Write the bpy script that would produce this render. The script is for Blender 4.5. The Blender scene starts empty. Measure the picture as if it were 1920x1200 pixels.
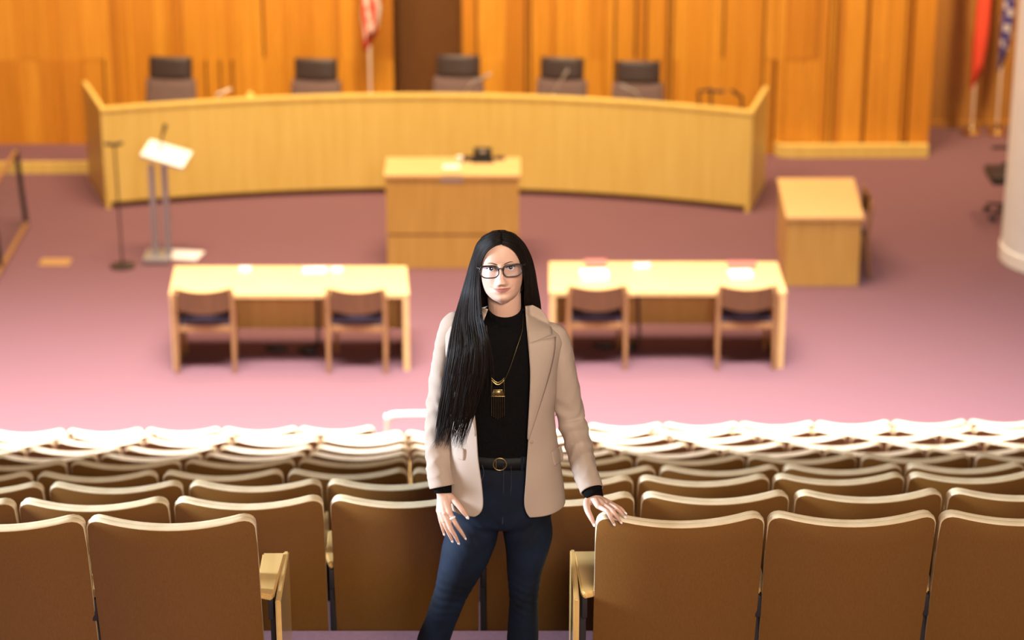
import bpy, bmesh, math, random
import numpy as np
from mathutils import Vector, Matrix, Euler
random.seed(7)
S = bpy.context.scene
C = S.collection
PI = math.pi

# ---------------------------------------------------------------- camera
PITCH = math.radians(20.7); FPX = 4533.0
CZ = 7.92
cam_d = bpy.data.cameras.new('camera'); cam = bpy.data.objects.new('camera', cam_d); C.objects.link(cam)
cam.location = (0, 0, CZ); cam.rotation_euler = (PI/2 - PITCH, 0, 0)
cam_d.sensor_width = 36; cam_d.lens = FPX/1920*36
cam_d.clip_start = .1; cam_d.clip_end = 100
cam_d.dof.use_dof = True; cam_d.dof.focus_distance = 7.62; cam_d.dof.aperture_fstop = 2.3
S.camera = cam
# ---------------------------------------------------------------- colour management, world
S.view_settings.view_transform = 'Standard'; S.view_settings.look = 'None'
S.view_settings.gamma = 1; S.view_settings.use_curve_mapping = False
S.view_settings.exposure = -.45
w = bpy.data.worlds.new('world'); S.world = w; w.use_nodes = True
w.node_tree.nodes['Background'].inputs[0].default_value = (1.0, .80, .62, 1)
w.node_tree.nodes['Background'].inputs[1].default_value = .24
# ---------------------------------------------------------------- lights
def area(name, loc, target, sx, sy, power, col, spread=PI):
    d = bpy.data.lights.new(name, 'AREA'); d.shape = 'RECTANGLE'; d.size = sx; d.size_y = sy
    d.energy = power; d.color = col; d.spread = spread
    o = bpy.data.objects.new(name, d); C.objects.link(o); o.location = loc
    o.rotation_euler = (Vector(target)-Vector(loc)).to_track_quat('-Z', 'Y').to_euler()
    return o
area('skylight', (-1.4, 15.9, 10.5), (-1.4, 16.4, .0), 14, 2.0, 2900, (1.0, .95, .93), math.radians(62))
area('spotlight', (1.2, -1.0, 9.6), (.02, 7.3, 5.32), .3, .3, 2.6, (1.0, .88, .74), math.radians(13))  # added narrow fill that brightens the woman's head and chest
area('window_daylight', (-6.8, 7.65, 5.9), (-.3, 7.3, 4.75), 1.2, 2.0, 290, (.66, .82, 1.0), math.radians(60))
area('stage_light', (-1.6, 19.6, 11.5), (-1.6, 26.6, 1.2), 7, 1.6, 1080, (1.0, .72, .42), math.radians(95))
area('stage_downlight', (-1.0, 22.8, 11.5), (-1.0, 21.3, 0), 8, 2.0, 520, (1.0, .78, .56), math.radians(95))
area('alcove_light', (6.3, 25.2, 4.6), (5.6, 27.3, .8), .5, .3, 170, (1.0, .72, .40), math.radians(130))
area('house_light', (1.5, -1.2, 9.2), (0.2, 7.4, 4.8), 3.2, 2.0, 430, (1.0, .86, .72), math.radians(110))  # added frontal fill from above the camera, lights the woman evenly

# ---------------------------------------------------------------- pixel helpers (frame 1920x1200)
cc, ss = math.cos(PITCH), math.sin(PITCH)
def ray(px, py):
    u = (px-960)/FPX; v = (600-py)/FPX
    return Vector((u, cc+v*ss, -ss+v*cc))
def onz(px, py, z=0.0):
    d = ray(px, py); return Vector((0, 0, CZ)) + d*((z-CZ)/d.z)
def ony(px, py, Y):
    d = ray(px, py); return Vector((0, 0, CZ)) + d*(Y/d.y)

# ---------------------------------------------------------------- materials
def mat(name, col, rough=.5, metal=0, spec=.5, coat=0, sub=0):
    m = bpy.data.materials.new(name); m.use_nodes = True
    b = m.node_tree.nodes['Principled BSDF']
    b.inputs['Base Color'].default_value = (*col, 1); b.inputs['Roughness'].default_value = rough
    b.inputs['Metallic'].default_value = metal; b.inputs['Specular IOR Level'].default_value = spec
    b.inputs['Coat Weight'].default_value = coat
    if sub:
        b.inputs['Subsurface Weight'].default_value = sub
        b.inputs['Subsurface Radius'].default_value = (1, .35, .2); b.inputs['Subsurface Scale'].default_value = .008
    return m
def nodes(m): return m.node_tree.nodes, m.node_tree.links, m.node_tree.nodes['Principled BSDF']
def textured(m, c1, c2, scale=(1, 1, 1), nscale=8, detail=6, bump=0, coords='Object', lo=.3, hi=.7, dist=.002):
    n, l, b = nodes(m)
    tc = n.new('ShaderNodeTexCoord'); mp = n.new('ShaderNodeMapping'); mp.inputs['Scale'].default_value = scale
    nz = n.new('ShaderNodeTexNoise'); nz.inputs['Scale'].default_value = nscale; nz.inputs['Detail'].default_value = detail
    cr = n.new('ShaderNodeValToRGB')
    cr.color_ramp.elements[0].position = lo; cr.color_ramp.elements[1].position = hi
    cr.color_ramp.elements[0].color = (*c1, 1); cr.color_ramp.elements[1].color = (*c2, 1)
    l.new(tc.outputs[coords], mp.inputs[0]); l.new(mp.outputs[0], nz.inputs['Vector'])
    l.new(nz.outputs['Fac'], cr.inputs[0]); l.new(cr.outputs[0], b.inputs['Base Color'])
    if bump:
        bp = n.new('ShaderNodeBump'); bp.inputs['Strength'].default_value = bump; bp.inputs['Distance'].default_value = dist
        l.new(nz.outputs['Fac'], bp.inputs['Height']); l.new(bp.outputs[0], b.inputs['Normal'])
    return m
def wood(name, c1, c2, rough=.4, axis='z', coat=0, ns=10):
    m = mat(name, c1, rough, coat=coat)
    sc = {'z': (6, 6, .35), 'x': (.35, 6, 6), 'y': (6, .35, 6)}[axis]
    return textured(m, c1, c2, sc, ns, 5, .05)
M = {}
M['wall'] = [wood('wall_wood_%d' % i, a, b, .45, ns=5) for i, (a, b) in enumerate([
    ((.60, .245, .018), (.68, .295, .028)), ((.64, .27, .022), (.74, .34, .035)), ((.54, .21, .015), (.62, .25, .022)), ((.47, .175, .014), (.55, .215, .02))])]
M['gapwood'] = mat('groove_wood', (.20, .07, .012), .7)
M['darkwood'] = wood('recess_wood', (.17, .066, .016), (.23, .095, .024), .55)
M['bench'] = wood('bench_wood', (.67, .47, .120), (.75, .56, .165), .4, ns=3.2)
M['desk'] = wood('desk_wood', (.58, .34, .080), (.68, .42, .115), .4, ns=4)
M['table'] = wood('table_wood', (.66, .42, .17), (.76, .51, .23), .35, 'x')
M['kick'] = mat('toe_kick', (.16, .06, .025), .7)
M['veneer'] = textured(mat('seat_veneer', (.2, .09, .03), .42, coat=.12), (.170, .068, .012), (.215, .093, .018), (60, 60, .22), 5, 5, .03, lo=.2, hi=.8)
M['plyedge'] = textured(mat('ply_edge', (.8, .6, .35), .3, coat=.35), (.74, .56, .34), (.84, .67, .44), (1, 1, 1), 14, 3)
M['maple'] = textured(mat('maple', (.75, .48, .19), .28, coat=.5), (.66, .40, .13), (.76, .48, .18), (4, .5, 4), 6, 4)
M['metal'] = mat('dark_metal', (.045, .038, .042), .42, .5)
M['grey'] = mat('grey_metal', (.42, .42, .45), .4, .6)
M['chrome'] = mat('white_rail', (.85, .85, .86), .22, .3)
M['white'] = mat('white_board', (.86, .86, .85), .35)
M['plaster'] = textured(mat('plaster', (.8, .8, .8), .6), (.74, .76, .80), (.80, .82, .85), (1, 1, 1), 3, 3)
M['carpet'] = textured(mat('carpet', (.3, .12, .14), .95, spec=.1), (.165, .082, .098), (.200, .102, .118), (1, 1, 1), 60, 4, .3, lo=.25, hi=.75)
M['chairwood'] = wood('chair_wood', (.11, .048, .022), (.16, .07, .032), .35)  # backrest wood, darkened: its shadow is put into the base colour
M['chairwood_light'] = wood('chair_leg_wood', (.30, .15, .06), (.38, .20, .085), .35)
M['purple'] = mat('purple_cloth', (.055, .04, .075), .8)
M['leather'] = mat('dark_leather', (.050, .035, .034), .42)
M['greycloth'] = textured(mat('grey_cloth', (.17, .11, .10), .7), (.15, .095, .088), (.19, .125, .115), (1, 1, 1), 40, 3)
M['black'] = mat('black_plastic', (.018, .017, .019), .45)
M['paper'] = mat('paper', (.85, .84, .84), .7)
M['paperpink'] = mat('pink_paper', (.50, .16, .12), .7)
M['brass'] = mat('brass', (.85, .62, .30), .2, 1)
M['red'] = mat('red_cloth', (.78, .075, .035), .75)
M['blue'] = mat('blue_cloth', (.045, .03, .20), .75)
M['silver'] = mat('silver_cloth', (.5, .45, .5), .75)
M['flagwhite'] = mat('flag_white', (.85, .75, .66), .75)
M['plate'] = mat('floor_plate', (.50, .32, .14), .45, .4)
M['glass'] = mat('glass', (.9, .95, .95), .03)
M['glass'].node_tree.nodes['Principled BSDF'].inputs['Transmission Weight'].default_value = 1
M['glass'].node_tree.nodes['Principled BSDF'].inputs['Alpha'].default_value = .35
M['smoke'] = mat('smoked_glass', (.25, .2, .2), .05)
M['smoke'].node_tree.nodes['Principled BSDF'].inputs['Alpha'].default_value = .12

# ---------------------------------------------------------------- mesh helpers
class MB:
    def __init__(s): s.bm = bmesh.new()
    def box(s, x0, x1, y0, y1, z0, z1, mi=0, bev=0, M4=None):
        r = bmesh.ops.create_cube(s.bm, size=1)
        vs = r['verts']
        for v in vs:
            v.co = Vector((x0+(v.co.x+.5)*(x1-x0), y0+(v.co.y+.5)*(y1-y0), z0+(v.co.z+.5)*(z1-z0)))
        fs = set(f for v in vs for f in v.link_faces)
        for f in fs: f.material_index = mi
        if bev:
            es = set(e for v in vs for e in v.link_edges)
            rr = bmesh.ops.bevel(s.bm, geom=list(es), offset=bev, segments=2, affect='EDGES', profile=.6)
            vs = list(set(v for f in rr['faces'] for v in f.verts)); 
            for f in rr['faces']: f.material_index = mi
        if M4 is not None:
            allv = set(vs)
            stack = list(vs)
            while stack:
                v = stack.pop()
                for e in v.link_edges:
                    o = e.other_vert(v)
                    if o not in allv: allv.add(o); stack.append(o)
            for v in allv: v.co = M4 @ v.co
        return s
    def quadbox(s, quad, z0, z1, mi=0):
        """vertical prism over a ground quad of (x, y)"""
        b = [s.bm.verts.new((p[0], p[1], z0)) for p in quad]; t = [s.bm.verts.new((p[0], p[1], z1)) for p in quad]
        n = len(quad); fs = [s.bm.faces.new(t), s.bm.faces.new(b[::-1])]
        for i in range(n): fs.append(s.bm.faces.new((b[i], b[(i+1) % n], t[(i+1) % n], t[i])))
        for f in fs: f.material_index = mi
        return s
    def loft(s, rings, closed=True, cap=True, mi=0):
        V = [[s.bm.verts.new(p) for p in r] for r in rings]; n = len(V[0])
        for a, b in zip(V, V[1:]):
            for i in range(n if closed else n-1):
                j = (i+1) % n
                f = s.bm.faces.new((a[i], a[j], b[j], b[i])); f.material_index = mi
        if cap and closed:
            f = s.bm.faces.new(V[0][::-1]); f.material_index = mi
            f = s.bm.faces.new(V[-1]); f.material_index = mi
        return V
    def tube(s, path, r, n=8, mi=0, smooth=0, cap='round', flat=1.0, up=None):
        P = [Vector(p) for p in path]
        R = list(r) if hasattr(r, '__len__') else [r]*len(P)
        if smooth: P, R = resample(P, R, smooth)
        if cap == 'round':
            t0 = (P[0]-P[1]).normalized(); t1 = (P[-1]-P[-2]).normalized()
            P2, R2 = [], []
            for k in (0.15, .5, 1.05): a = k; P2.append(P[0]+t0*R[0]*math.cos(a)); R2.append(R[0]*math.sin(a))
            P3, R3 = [], []
            for k in (1.05, .5, .15): P3.append(P[-1]+t1*R[-1]*math.cos(k)); R3.append(R[-1]*math.sin(k))
            P = P2+P+P3; R = R2+R+R3
        nv = None; rings = []
        for i, p in enumerate(P):
            t = (P[min(i+1, len(P)-1)]-P[max(i-1, 0)]).normalized()
            if nv is None:
                nv = Vector(up) if up is not None else (Vector((0, 0, 1)) if abs(t.z) < .9 else Vector((1, 0, 0)))
            nv = (nv - t*nv.dot(t)).normalized(); bv = t.cross(nv)
            rings.append([p + nv*(R[i]*flat*math.cos(2*PI*k/n)) + bv*(R[i]*math.sin(2*PI*k/n)) for k in range(n)])
        s.loft(rings, mi=mi); return s
    def lathe(s, prof, c=(0, 0, 0), n=20, mi=0):
        rings = [[(c[0]+max(r, .0003)*math.cos(2*PI*k/n), c[1]+max(r, .0003)*math.sin(2*PI*k/n), c[2]+z) for k in range(n)] for r, z in prof]
        s.loft(rings, mi=mi); return s
    def ball(s, c, r, mi=0, n=12, sc=(1, 1, 1)):
        rr = bmesh.ops.create_uvsphere(s.bm, u_segments=n, v_segments=max(6, n*2//3), radius=r)
        for v in rr['verts']: v.co = Vector((c[0]+v.co.x*sc[0], c[1]+v.co.y*sc[1], c[2]+v.co.z*sc[2]))
        for f in set(f for v in rr['verts'] for f in v.link_faces): f.material_index = mi
        return s
    def build(s, name, mats, parent=None, loc=None, smooth=False, origin=None, rotz=0):
        bmesh.ops.recalc_face_normals(s.bm, faces=s.bm.faces)
        if origin is not None:
            for v in s.bm.verts: v.co -= Vector(origin)
        me = bpy.data.meshes.new(name); s.bm.to_mesh(me); s.bm.free()
        for m in (mats if isinstance(mats, (list, tuple)) else [mats]): me.materials.append(m)
        if smooth:
            for p in me.polygons: p.use_smooth = True
            if smooth != 'all': me.set_sharp_from_angle(angle=math.radians(38))
        o = bpy.data.objects.new(name, me); C.objects.link(o)
        if parent is not None: o.parent = parent
        if loc is not None: o.location = loc
        elif origin is not None: o.location = origin
        o.rotation_euler.z = rotz
        return o
def resample(P, R, k):
    """Catmull-Rom with k sub-steps"""
    Q, T = [], []
    n = len(P)
    for i in range(n-1):
        p0 = P[i-1] if i else P[0]*2-P[1]; p1, p2 = P[i], P[i+1]; p3 = P[i+2] if i+2 < n else P[-1]*2-P[-2]
        for j in range(k):
            t = j/k
            Q.append(.5*((2*p1)+(p2-p0)*t+(2*p0-5*p1+4*p2-p3)*t*t+(3*p1-p0-3*p2+p3)*t**3)); T.append(R[i]*(1-t)+R[i+1]*t)
    Q.append(P[-1]); T.append(R[-1]); return Q, T
def tag(o, label=None, cat=None, group=None, kind=None):
    if label: o['label'] = label
    if cat: o['category'] = cat
    if group: o['group'] = group
    if kind: o['kind'] = kind
    return o
def empty(name, loc, label, cat, group=None, rz=0):
    o = bpy.data.objects.new(name, None); C.objects.link(o); o.location = loc; o.rotation_euler.z = rz
    o.empty_display_size = .1
    return tag(o, label, cat, group)
def dup(root, loc, rz, label, group=None):
    r = root.copy(); C.objects.link(r); r.location = loc; r.rotation_euler.z = rz; r['label'] = label
    if group: r['group'] = group
    for ch in [o for o in C.objects if o.parent == root]:
        c = ch.copy(); C.objects.link(c); c.parent = r
        for g in [o for o in C.objects if o.parent == ch]:
            d = g.copy(); C.objects.link(d); d.parent = c
    return r
# ================================================================= SETTING
ROWP = .99; RISE = .391; TOP = .88
def row_top(k): return CZ-3.32-(k-1)*RISE
def row_floor(k): return row_top(k)-TOP
def row_y(k): return 7.02+(k-1)*ROWP
f = MB()
f.box(-13, 13, 6, 31, -.3, 0)
for k in range(1, 11):
    y0 = -2.0 if k == 1 else row_y(k)-.12
    f.box(-12, 12, y0, row_y(k)+ROWP-.12 + (.15 if k == 10 else 0), -.001, row_floor(k))
tag(f.build('floor', M['carpet']), kind='structure')

# fluted timber wall: boards of uneven width and depth in two tiers
WY = 26.25
def board_wall(name, x0, x1, y, ztop, zb=0, seed=1):
    r = random.Random(seed); m = MB()
    m.box(x0, x1, y+.09, y+.2, zb, ztop, 4)
    tiers = [(zb+.0, zb+1.1), (zb+1.1, zb+3.3), (zb+3.3, ztop)]
    x = x0
    while x < x1-.01:
        wd = r.choice([.05, .07, .09, .12, .16, .24])
        xe = min(x+wd, x1)
        spans = [(zb, ztop)] if r.random() < .55 else tiers
        dep = r.choice([0, .004, .008, .02, .03])
        for za, zc in spans:
            dep = max(0, dep+r.choice([-.006, 0, .006]))
            gap = r.choice([.002, .003, .003, .003, .025])
            if xe >= x1: gap = dep = 0
            m.box(x, xe-gap, y+dep, y+.12, za, zc, r.choices([0, 1, 2, 3], [4, 4, 3, 1])[0])
        x = xe
    return tag(m.build(name, M['wall']+[M['gapwood']]), kind='structure')
xa = ony(737, 100, WY).x; xb = ony(867, 100, WY).x; xc = ony(1757, 0, WY).x
board_wall('wall_back_left', -12.0, xa, WY, 5.2, 0, 3)
board_wall('wall_back_right', xb, xc, WY, 5.2, 0, 11)
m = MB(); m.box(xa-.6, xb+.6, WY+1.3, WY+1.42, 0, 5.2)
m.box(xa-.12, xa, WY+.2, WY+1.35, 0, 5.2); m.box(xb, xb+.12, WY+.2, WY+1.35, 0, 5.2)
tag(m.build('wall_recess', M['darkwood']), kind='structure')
m = MB()
m.box(xc-1.0, 12.0, WY+1.15, WY+1.3, 0, 5.2); m.box(xc-.14, xc-.02, WY+.2, WY+1.2, 0, 5.2)
m.box(xc-.02, 12.0, WY+1.10, WY+1.15, 0, .07)
tag(m.build('wall_alcove', wood('alcove_wood', (.36, .16, .03), (.46, .21, .045), .5)), kind='structure')
m = MB()
pts = [onz(-300, 327), onz(0, 327), onz(165, 325)]
m.quadbox([(pts[0].x, pts[0].y), (pts[2].x, pts[2].y), (pts[2].x, pts[2].y+.05), (pts[0].x, pts[0].y+.05)], 0, .125)
tag(m.build('trim_1', M['bench']), kind='structure')
m = MB(); q = [onz(-300, 327), onz(167, 325)]
m.quadbox([(q[0].x, q[0].y+.05), (q[1].x, q[1].y+.05), (q[1].x+.3, WY-.0), (q[0].x, WY-.0)], 0, .122)
tag(m.build('floor_dais', M['carpet']), kind='structure')
# curved kerb at the foot of the right wall
m = MB()
kp = [onz(1437, 278, 0), onz(1452, 290, 0), onz(1480, 296, 0), onz(1600, 296, 0), onz(1740, 295, 0)]
P, _ = resample([Vector(p) for p in kp], [0]*5, 6)
n_ = len(P)
ring = []
for i, p in enumerate(P):
    ring.append([(p.x, p.y, 0), (p.x, p.y, .14), (p.x, max(p.y+.06, WY-.02), .14), (p.x, max(p.y+.06, WY-.02), 0)])
m.loft(ring)
tag(m.build('trim_2', M['bench']), kind='structure')

for nm, x in (('wall_left', -12.1), ('wall_right', 12.0)):
    m = MB(); m.box(x, x+.1, -2.2, 28.5, 0, 5.2); tag(m.build(nm, M['wall'][2]), kind='structure')
# white round column at the right edge
cx = ony(1873, 487, 22.2)
cR = .62
base = onz(1873, 487, 0)
colx = base.x + cR*1.0; coly = base.y
m = MB(); m.lathe([(cR-.02, .16), (cR-.02, 6.5)], (colx, coly, 0), 64)
col = m.build('round_column', M['plaster'], origin=(colx, coly, 0), smooth=True)
tag(col, 'thick white plastered round column cut off by the right edge', 'column')
m = MB(); m.lathe([(cR-.02, 0), (cR-.006, .01), (cR-.006, .15), (cR-.02, .165)], (0, 0, 0), 64)
m.build('column_base', M['white'], col, smooth=True)

# ================================================================= CURVED BENCH
def polyf(xs, ys, d=2):
    c = np.polyfit(xs, ys, d); return lambda x: float(np.polyval(c, x))
bot = [onz(200, 392), onz(350, 379), onz(500, 370), onz(720, 364), onz(980, 365), onz(1200, 379), onz(1405, 399)]
by = polyf([p.x for p in bot], [p.y for p in bot], 4)
bx0, bx1 = bot[0].x, bot[-1].x
BH = 1.09
bench = empty('curved_bench', ((bx0+bx1)/2, by(0), 0), 'long curved light oak council bench running in front of the timber wall', 'bench')
O = Vector(((bx0+bx1)/2, by(0), 0))
def arcw(y_in, y_out, z0, z1, N=60):
    rings = []
    for i in range(N+1):
        x = bx0+(bx1-bx0)*i/N; y = by(x)
        rings.append([(x-O.x, y+y_in-O.y, z0), (x-O.x, y+y_in-O.y, z1), (x-O.x, y+y_out-O.y, z1), (x-O.x, y+y_out-O.y, z0)])
    m = MB(); m.loft(rings); return m
arcw(0, .05, .07, BH-.03).build('front_panel', M['bench'], bench)
arcw(-.012, .10, BH-.03, BH).build('top_cap', M['bench'], bench)
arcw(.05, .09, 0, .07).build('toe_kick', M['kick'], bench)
arcw(.06, .30, .70, .735).build('desktop', M['bench'], bench)
# two slanting end panels
for (a, b, nm) in ((bot[0], onz(166, 334), 'end_panel'), (bot[-1], onz(1434, 345), 'end_panel')):
    d = (b-a); d.z = 0; nrm = Vector((-d.y, d.x, 0)).normalized()*.05
    if a.x > 0: nrm = -nrm
    nrm = -nrm
    q = [a, b, b+nrm, a+nrm]; q = [(p.x-O.x, p.y-O.y) for p in q]
    mm = MB(); mm.quadbox(q, 0.0, BH+.004); mm.build(nm, M['bench'], bench)
# small divider seen above the cap
dv = ony(478, 183, by(-2.6)+.35); mm = MB()
mm.quadbox([(dv.x-.05-O.x, by(dv.x)+.1-O.y), (dv.x+.03-O.x, by(dv.x)+.1-O.y), (dv.x-.02-O.x, by(dv.x)+.30-O.y), (dv.x-.07-O.x, by(dv.x)+.30-O.y)], .735, BH+.0)
mm.build('divider', M['bench'], bench)

# ---------------------------------------------------------------- swivel chairs behind the bench
def office_chair(label, group=None):
    t = empty('swivel_chair', (0, 0, 0), label, 'chair', group)      # sitter faces -Y (towards the hall)
    rk = Matrix.Translation((0, .22, 0)) @ Matrix.Rotation(math.radians(-8), 4, 'X')
    def slab(z0, z1, w0, w1, th, y0, name, mt, bulge=.03):
        m = MB(); rings = []
        N = 10
        for i in range(N+1):
            s_ = i/N; z = z0+(z1-z0)*s_; wd = (w0+(w1-w0)*s_)/2
            e = min(s_, 1-s_)*N; k = 1 if e >= 1 else .78+.22*e
            rg = []
            for j in range(24):
                a = 2*PI*j/24; x = math.copysign(abs(math.cos(a))**.45, math.cos(a))*wd*(.96+.04*k); y = math.copysign(abs(math.sin(a))**.6, math.sin(a))*th/2*k
                y -= bulge*(1-(x/wd)**2) - bulge
                rg.append(rk @ Vector((x, y+y0, z-.45)) + Vector((0, 0, .45)))
            rings.append(rg)
        m.loft(rings); return m.build(name, mt, t, smooth=True)
    slab(.50, 1.00, .60, .55, .09, 0, 'backrest', M['greycloth'])
    slab(1.005, 1.235, .48, .48, .11, -.005, 'headrest', M['leather'])
    m = MB(); m.box(-.25, .25, -.28, .22, .42, .51, bev=.03); m.build('seat', M['greycloth'], t, smooth=True)
    for s_ in (-1, 1):
        m = MB(); m.box(s_*.29-.025, s_*.29+.025, -.2, .12, .66, .69, bev=.01)
        m.tube([(s_*.29, 0, .66), (s_*.29, 0, .46), (s_*.2, 0, .43)], .014); m.build('armrest', M['black'], t, smooth=True)
    m = MB(); m.tube([(0, 0, .46), (0, 0, .10)], .028, 12); m.build('column', M['metal'], t, smooth=True)
    m = MB()
    for k in range(5):
        a = 2*PI*k/5+.3; m.tube([(0, 0, .12), (.28*math.cos(a), .28*math.sin(a), .085)], [.024, .015], 8)
    m.build('star_base', M['black'], t, smooth=True)
    for k in range(5):
        a = 2*PI*k/5+.3; m = MB(); x, y = .29*math.cos(a), .29*math.sin(a)
        m.tube([(x-.02*math.sin(a), y+.02*math.cos(a), .03), (x+.02*math.sin(a), y-.02*math.cos(a), .03)], .029, 12)
        m.build('caster', M['black'], t, smooth=True)
    return t
m = MB(); m.box(bx0+.15, bx1-.15, 24.98, WY, 0, .05)
tag(m.build('floor_platform', M['carpet']), kind='structure')
CHY = 25.42
chs = [(312, 107, 'leftmost high-backed swivel chair behind the curved bench'),
       (584, 110, 'high-backed swivel chair behind the bench, between the flag and the leftmost chair'),
       (856, 104, 'high-backed swivel chair in front of the dark wall recess'),
       (1046, 108, 'high-backed swivel chair just right of the dark wall recess, behind the bench'),
       (1193, 115, 'rightmost high-backed swivel chair behind the curved bench')]
proto = None
for px, py, lb in chs:
    yc = CHY-(.35 if px > 1150 else 0)
    p = ony(px, py, yc+.3)
    dz = p.z - 1.235
    loc = Vector((p.x, yc, .05)); rz = -.10 + random.uniform(-.06, .1)
    if proto is None:
        proto = office_chair(lb, 'swivel chairs behind the bench'); o = proto; o.location = loc; o.rotation_euler.z = rz
    else: o = dup(proto, loc, rz, lb, 'swivel chairs behind the bench')
    for ch in [q for q in C.objects if q.parent == o]:
        if ch.name.split('.')[0] in ('backrest', 'headrest', 'seat', 'armrest'): ch.location.z = dz-.05
lc = onz(1893, 408)
o = dup(proto, (lc.x+.03, lc.y+.05, 0), -PI/2, 'black swivel chair half hidden behind the white round column', None)
if 'group' in o: del o['group']
for ch in [q for q in C.objects if q.parent == o]:
    ch.data = ch.data.copy(); ch.data.materials[0] = M['black']

# ---------------------------------------------------------------- microphones along the bench
def goose(name, base, path, label, mt, r=.008, group='microphones standing along the curved bench'):
    path = [(a_, b_, c_+.09) for a_, b_, c_ in path]
    t = empty(name, base, label, 'microphone', group)
    m = MB(); m.lathe([(.05, 0), (.05, .015), (.02, .03)]); m.build('stand_base', M['black'], t, smooth=True)
    m = MB(); m.tube([(0, 0, .02)]+path, r, 8, smooth=4); m.build('gooseneck', mt, t, smooth=True)
    a = Vector(path[-1]); d = (a-Vector(path[-2])).normalized()
    m = MB(); m.tube([a-d*.01, a+d*.07], .016, 10); m.build('capsule', mt, t, smooth=True)
def bp(px, off=.2): 
    x = ony(px, 180, 24.9).x; return (x, by(x)+off, .735)
goose('microphone', bp(872), [(0, 0, .2), (.06, -.02, .34), (.20, -.04, .42)], 'pale gooseneck microphone leaning right in front of the chair at the dark recess', M['grey'], .012)
goose('microphone', bp(1036), [(0, 0, .2), (.05, -.02, .34), (.12, -.04, .46)], 'pale gooseneck microphone leaning right before the chair right of the recess', M['grey'], .012)
goose('microphone', bp(1200), [(0, 0, .2), (-.05, -.02, .32), (-.15, -.04, .38)], 'pale gooseneck microphone leaning left before the rightmost bench chair', M['grey'], .012)
goose('microphone', bp(415), [(0, 0, .2), (-.03, -.02, .28), (.05, -.04, .32)], 'small pale microphone by the left end of the bench', M['flagwhite'], .014)
goose('microphone', bp(1306), [(0, 0, .25), (0, 0, .38), (.06, -.03, .40)], 'leftmost of three dark curved microphones at the bench right end', M['metal'], .014)
goose('microphone', bp(1328), [(0, 0, .25), (0, 0, .39), (.06, -.03, .40)], 'middle of three dark curved microphones at the bench right end', M['metal'], .014)
goose('microphone', bp(1382), [(0, 0, .22), (0, 0, .36), (-.06, -.03, .41)], 'dark curved microphone nearest the right end panel of the bench', M['metal'], .014)

# ---------------------------------------------------------------- clerk's desk in the middle
fl, fr = onz(727, 503), onz(972, 503)
dD = .58; DH = .96
desk = empty('clerk_desk', ((fl.x+fr.x)/2, fl.y, 0), 'square oak clerk desk standing before the middle of the curved bench', 'desk')
hw = (fr.x-fl.x)/2
m = MB(); m.box(-hw, hw, 0, dD-.03, 0, .335); m.build('lower_panel', M['desk'], desk)
m = MB(); m.box(-hw+.01, hw-.01, .012, dD-.04, .335, .355); m.build('seam', M['kick'], desk)
m = MB(); m.box(-hw-.004, hw+.004, -.004, dD-.03, .355, DH-.03); m.build('upper_panel', M['desk'], desk)
m = MB(); m.box(-hw-.02, hw+.02, -.02, dD, DH-.03, DH); m.build('desktop', M['table'], desk)
pl = ony(847, 335, fl.y-.02)
m = MB(); m.box(pl.x-desk.location.x-.11, pl.x-desk.location.x+.11, -.012, -.004, pl.z-.04, pl.z+.04); tag(m.build('name_plate', M['grey'], desk), 'grey metal plate')
def put(name, px, py, z, builder, label, cat, rz=0, mt=None, group=None):
    p = onz(px, py, z+.001); m = MB(); builder(m)
    o = m.build(name, mt, None, loc=p, smooth=True, rotz=rz); return tag(o, label, cat, group)
p = onz(905, 303, DH)
ph = empty('desk_telephone', p, 'black console with raised screen on the clerk desk', 'telephone')
m = MB(); m.box(-.11, .11, -.06, .10, 0.002, .035, bev=.01); m.build('body', M['black'], ph, smooth=True)
m = MB(); m.box(-.09, .09, 0, .03, .03, .14, bev=.008); m.build('screen', M['black'], ph, smooth=True)
m = MB(); m.box(-.03, .03, -.004, 0.0, .09, .12); m.build('display', M['grey'], ph)
put('desk_speaker', 873, 301, DH, lambda m: m.box(-.06, .06, -.04, .04, 0, .04, bev=.012), 'low dark speaker left of the black console on the clerk desk', 'speaker', mt=M['metal'])
put('remote_control', 937, 299, DH, lambda m: m.box(-.05, .05, -.03, .03, 0, .03, bev=.01), 'small dark gadget right of the black console on the clerk desk', 'gadget', mt=M['metal'])
put('paper_sheet', 848, 313, DH, lambda m: m.box(-.09, .07, -.06, .06, 0, .006), 'white papers at the front edge of the clerk desk', 'paper', .1, M['paper'])
put('paper_cup', 862, 306, DH, lambda m: m.lathe([(.025, 0), (.032, .07)]), 'white cup behind the papers on the clerk desk', 'cup', 0, M['paper'])

# ---------------------------------------------------------------- two witness tables
def table(name, label, c, TH=.715):
    (bl, br, fr_, fl_) = [onz(*q, TH) for q in c]
    O = Vector(((fl_.x+fr_.x)/2, (fl_.y+bl.y)/2, 0))
    t = empty(name, O, label, 'table', 'oak tables facing the bench')
    L = lambda p: (p.x-O.x, p.y-O.y)
    m = MB(); m.quadbox([L(fl_), L(fr_), L(br), L(bl)], TH-.035, TH); m.build('tabletop', M['table'], t)
    for (f_, b_, s_) in ((fl_, bl, 1), (fr_, br, -1)):
        d = Vector((s_*.055, 0, 0)); i = Vector((s_*.004, .004, 0))
        m = MB(); m.quadbox([L(f_+i), L(f_+d), L(b_+d), L(b_+i)], 0, TH-.035); m.build('side_panel', M['table'], t)
    m = MB(); h = Vector((0, .02, 0)); k = Vector((.055, 0, 0))
    m.quadbox([L(bl-h*2+k), L(br-h*2-k), L(br-h+Vector((0, .015, 0))-k), L(bl-h+Vector((0, .015, 0))+k)], .13, TH-.035); m.build('modesty_panel', M['desk'], t)
    return t, O
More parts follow.
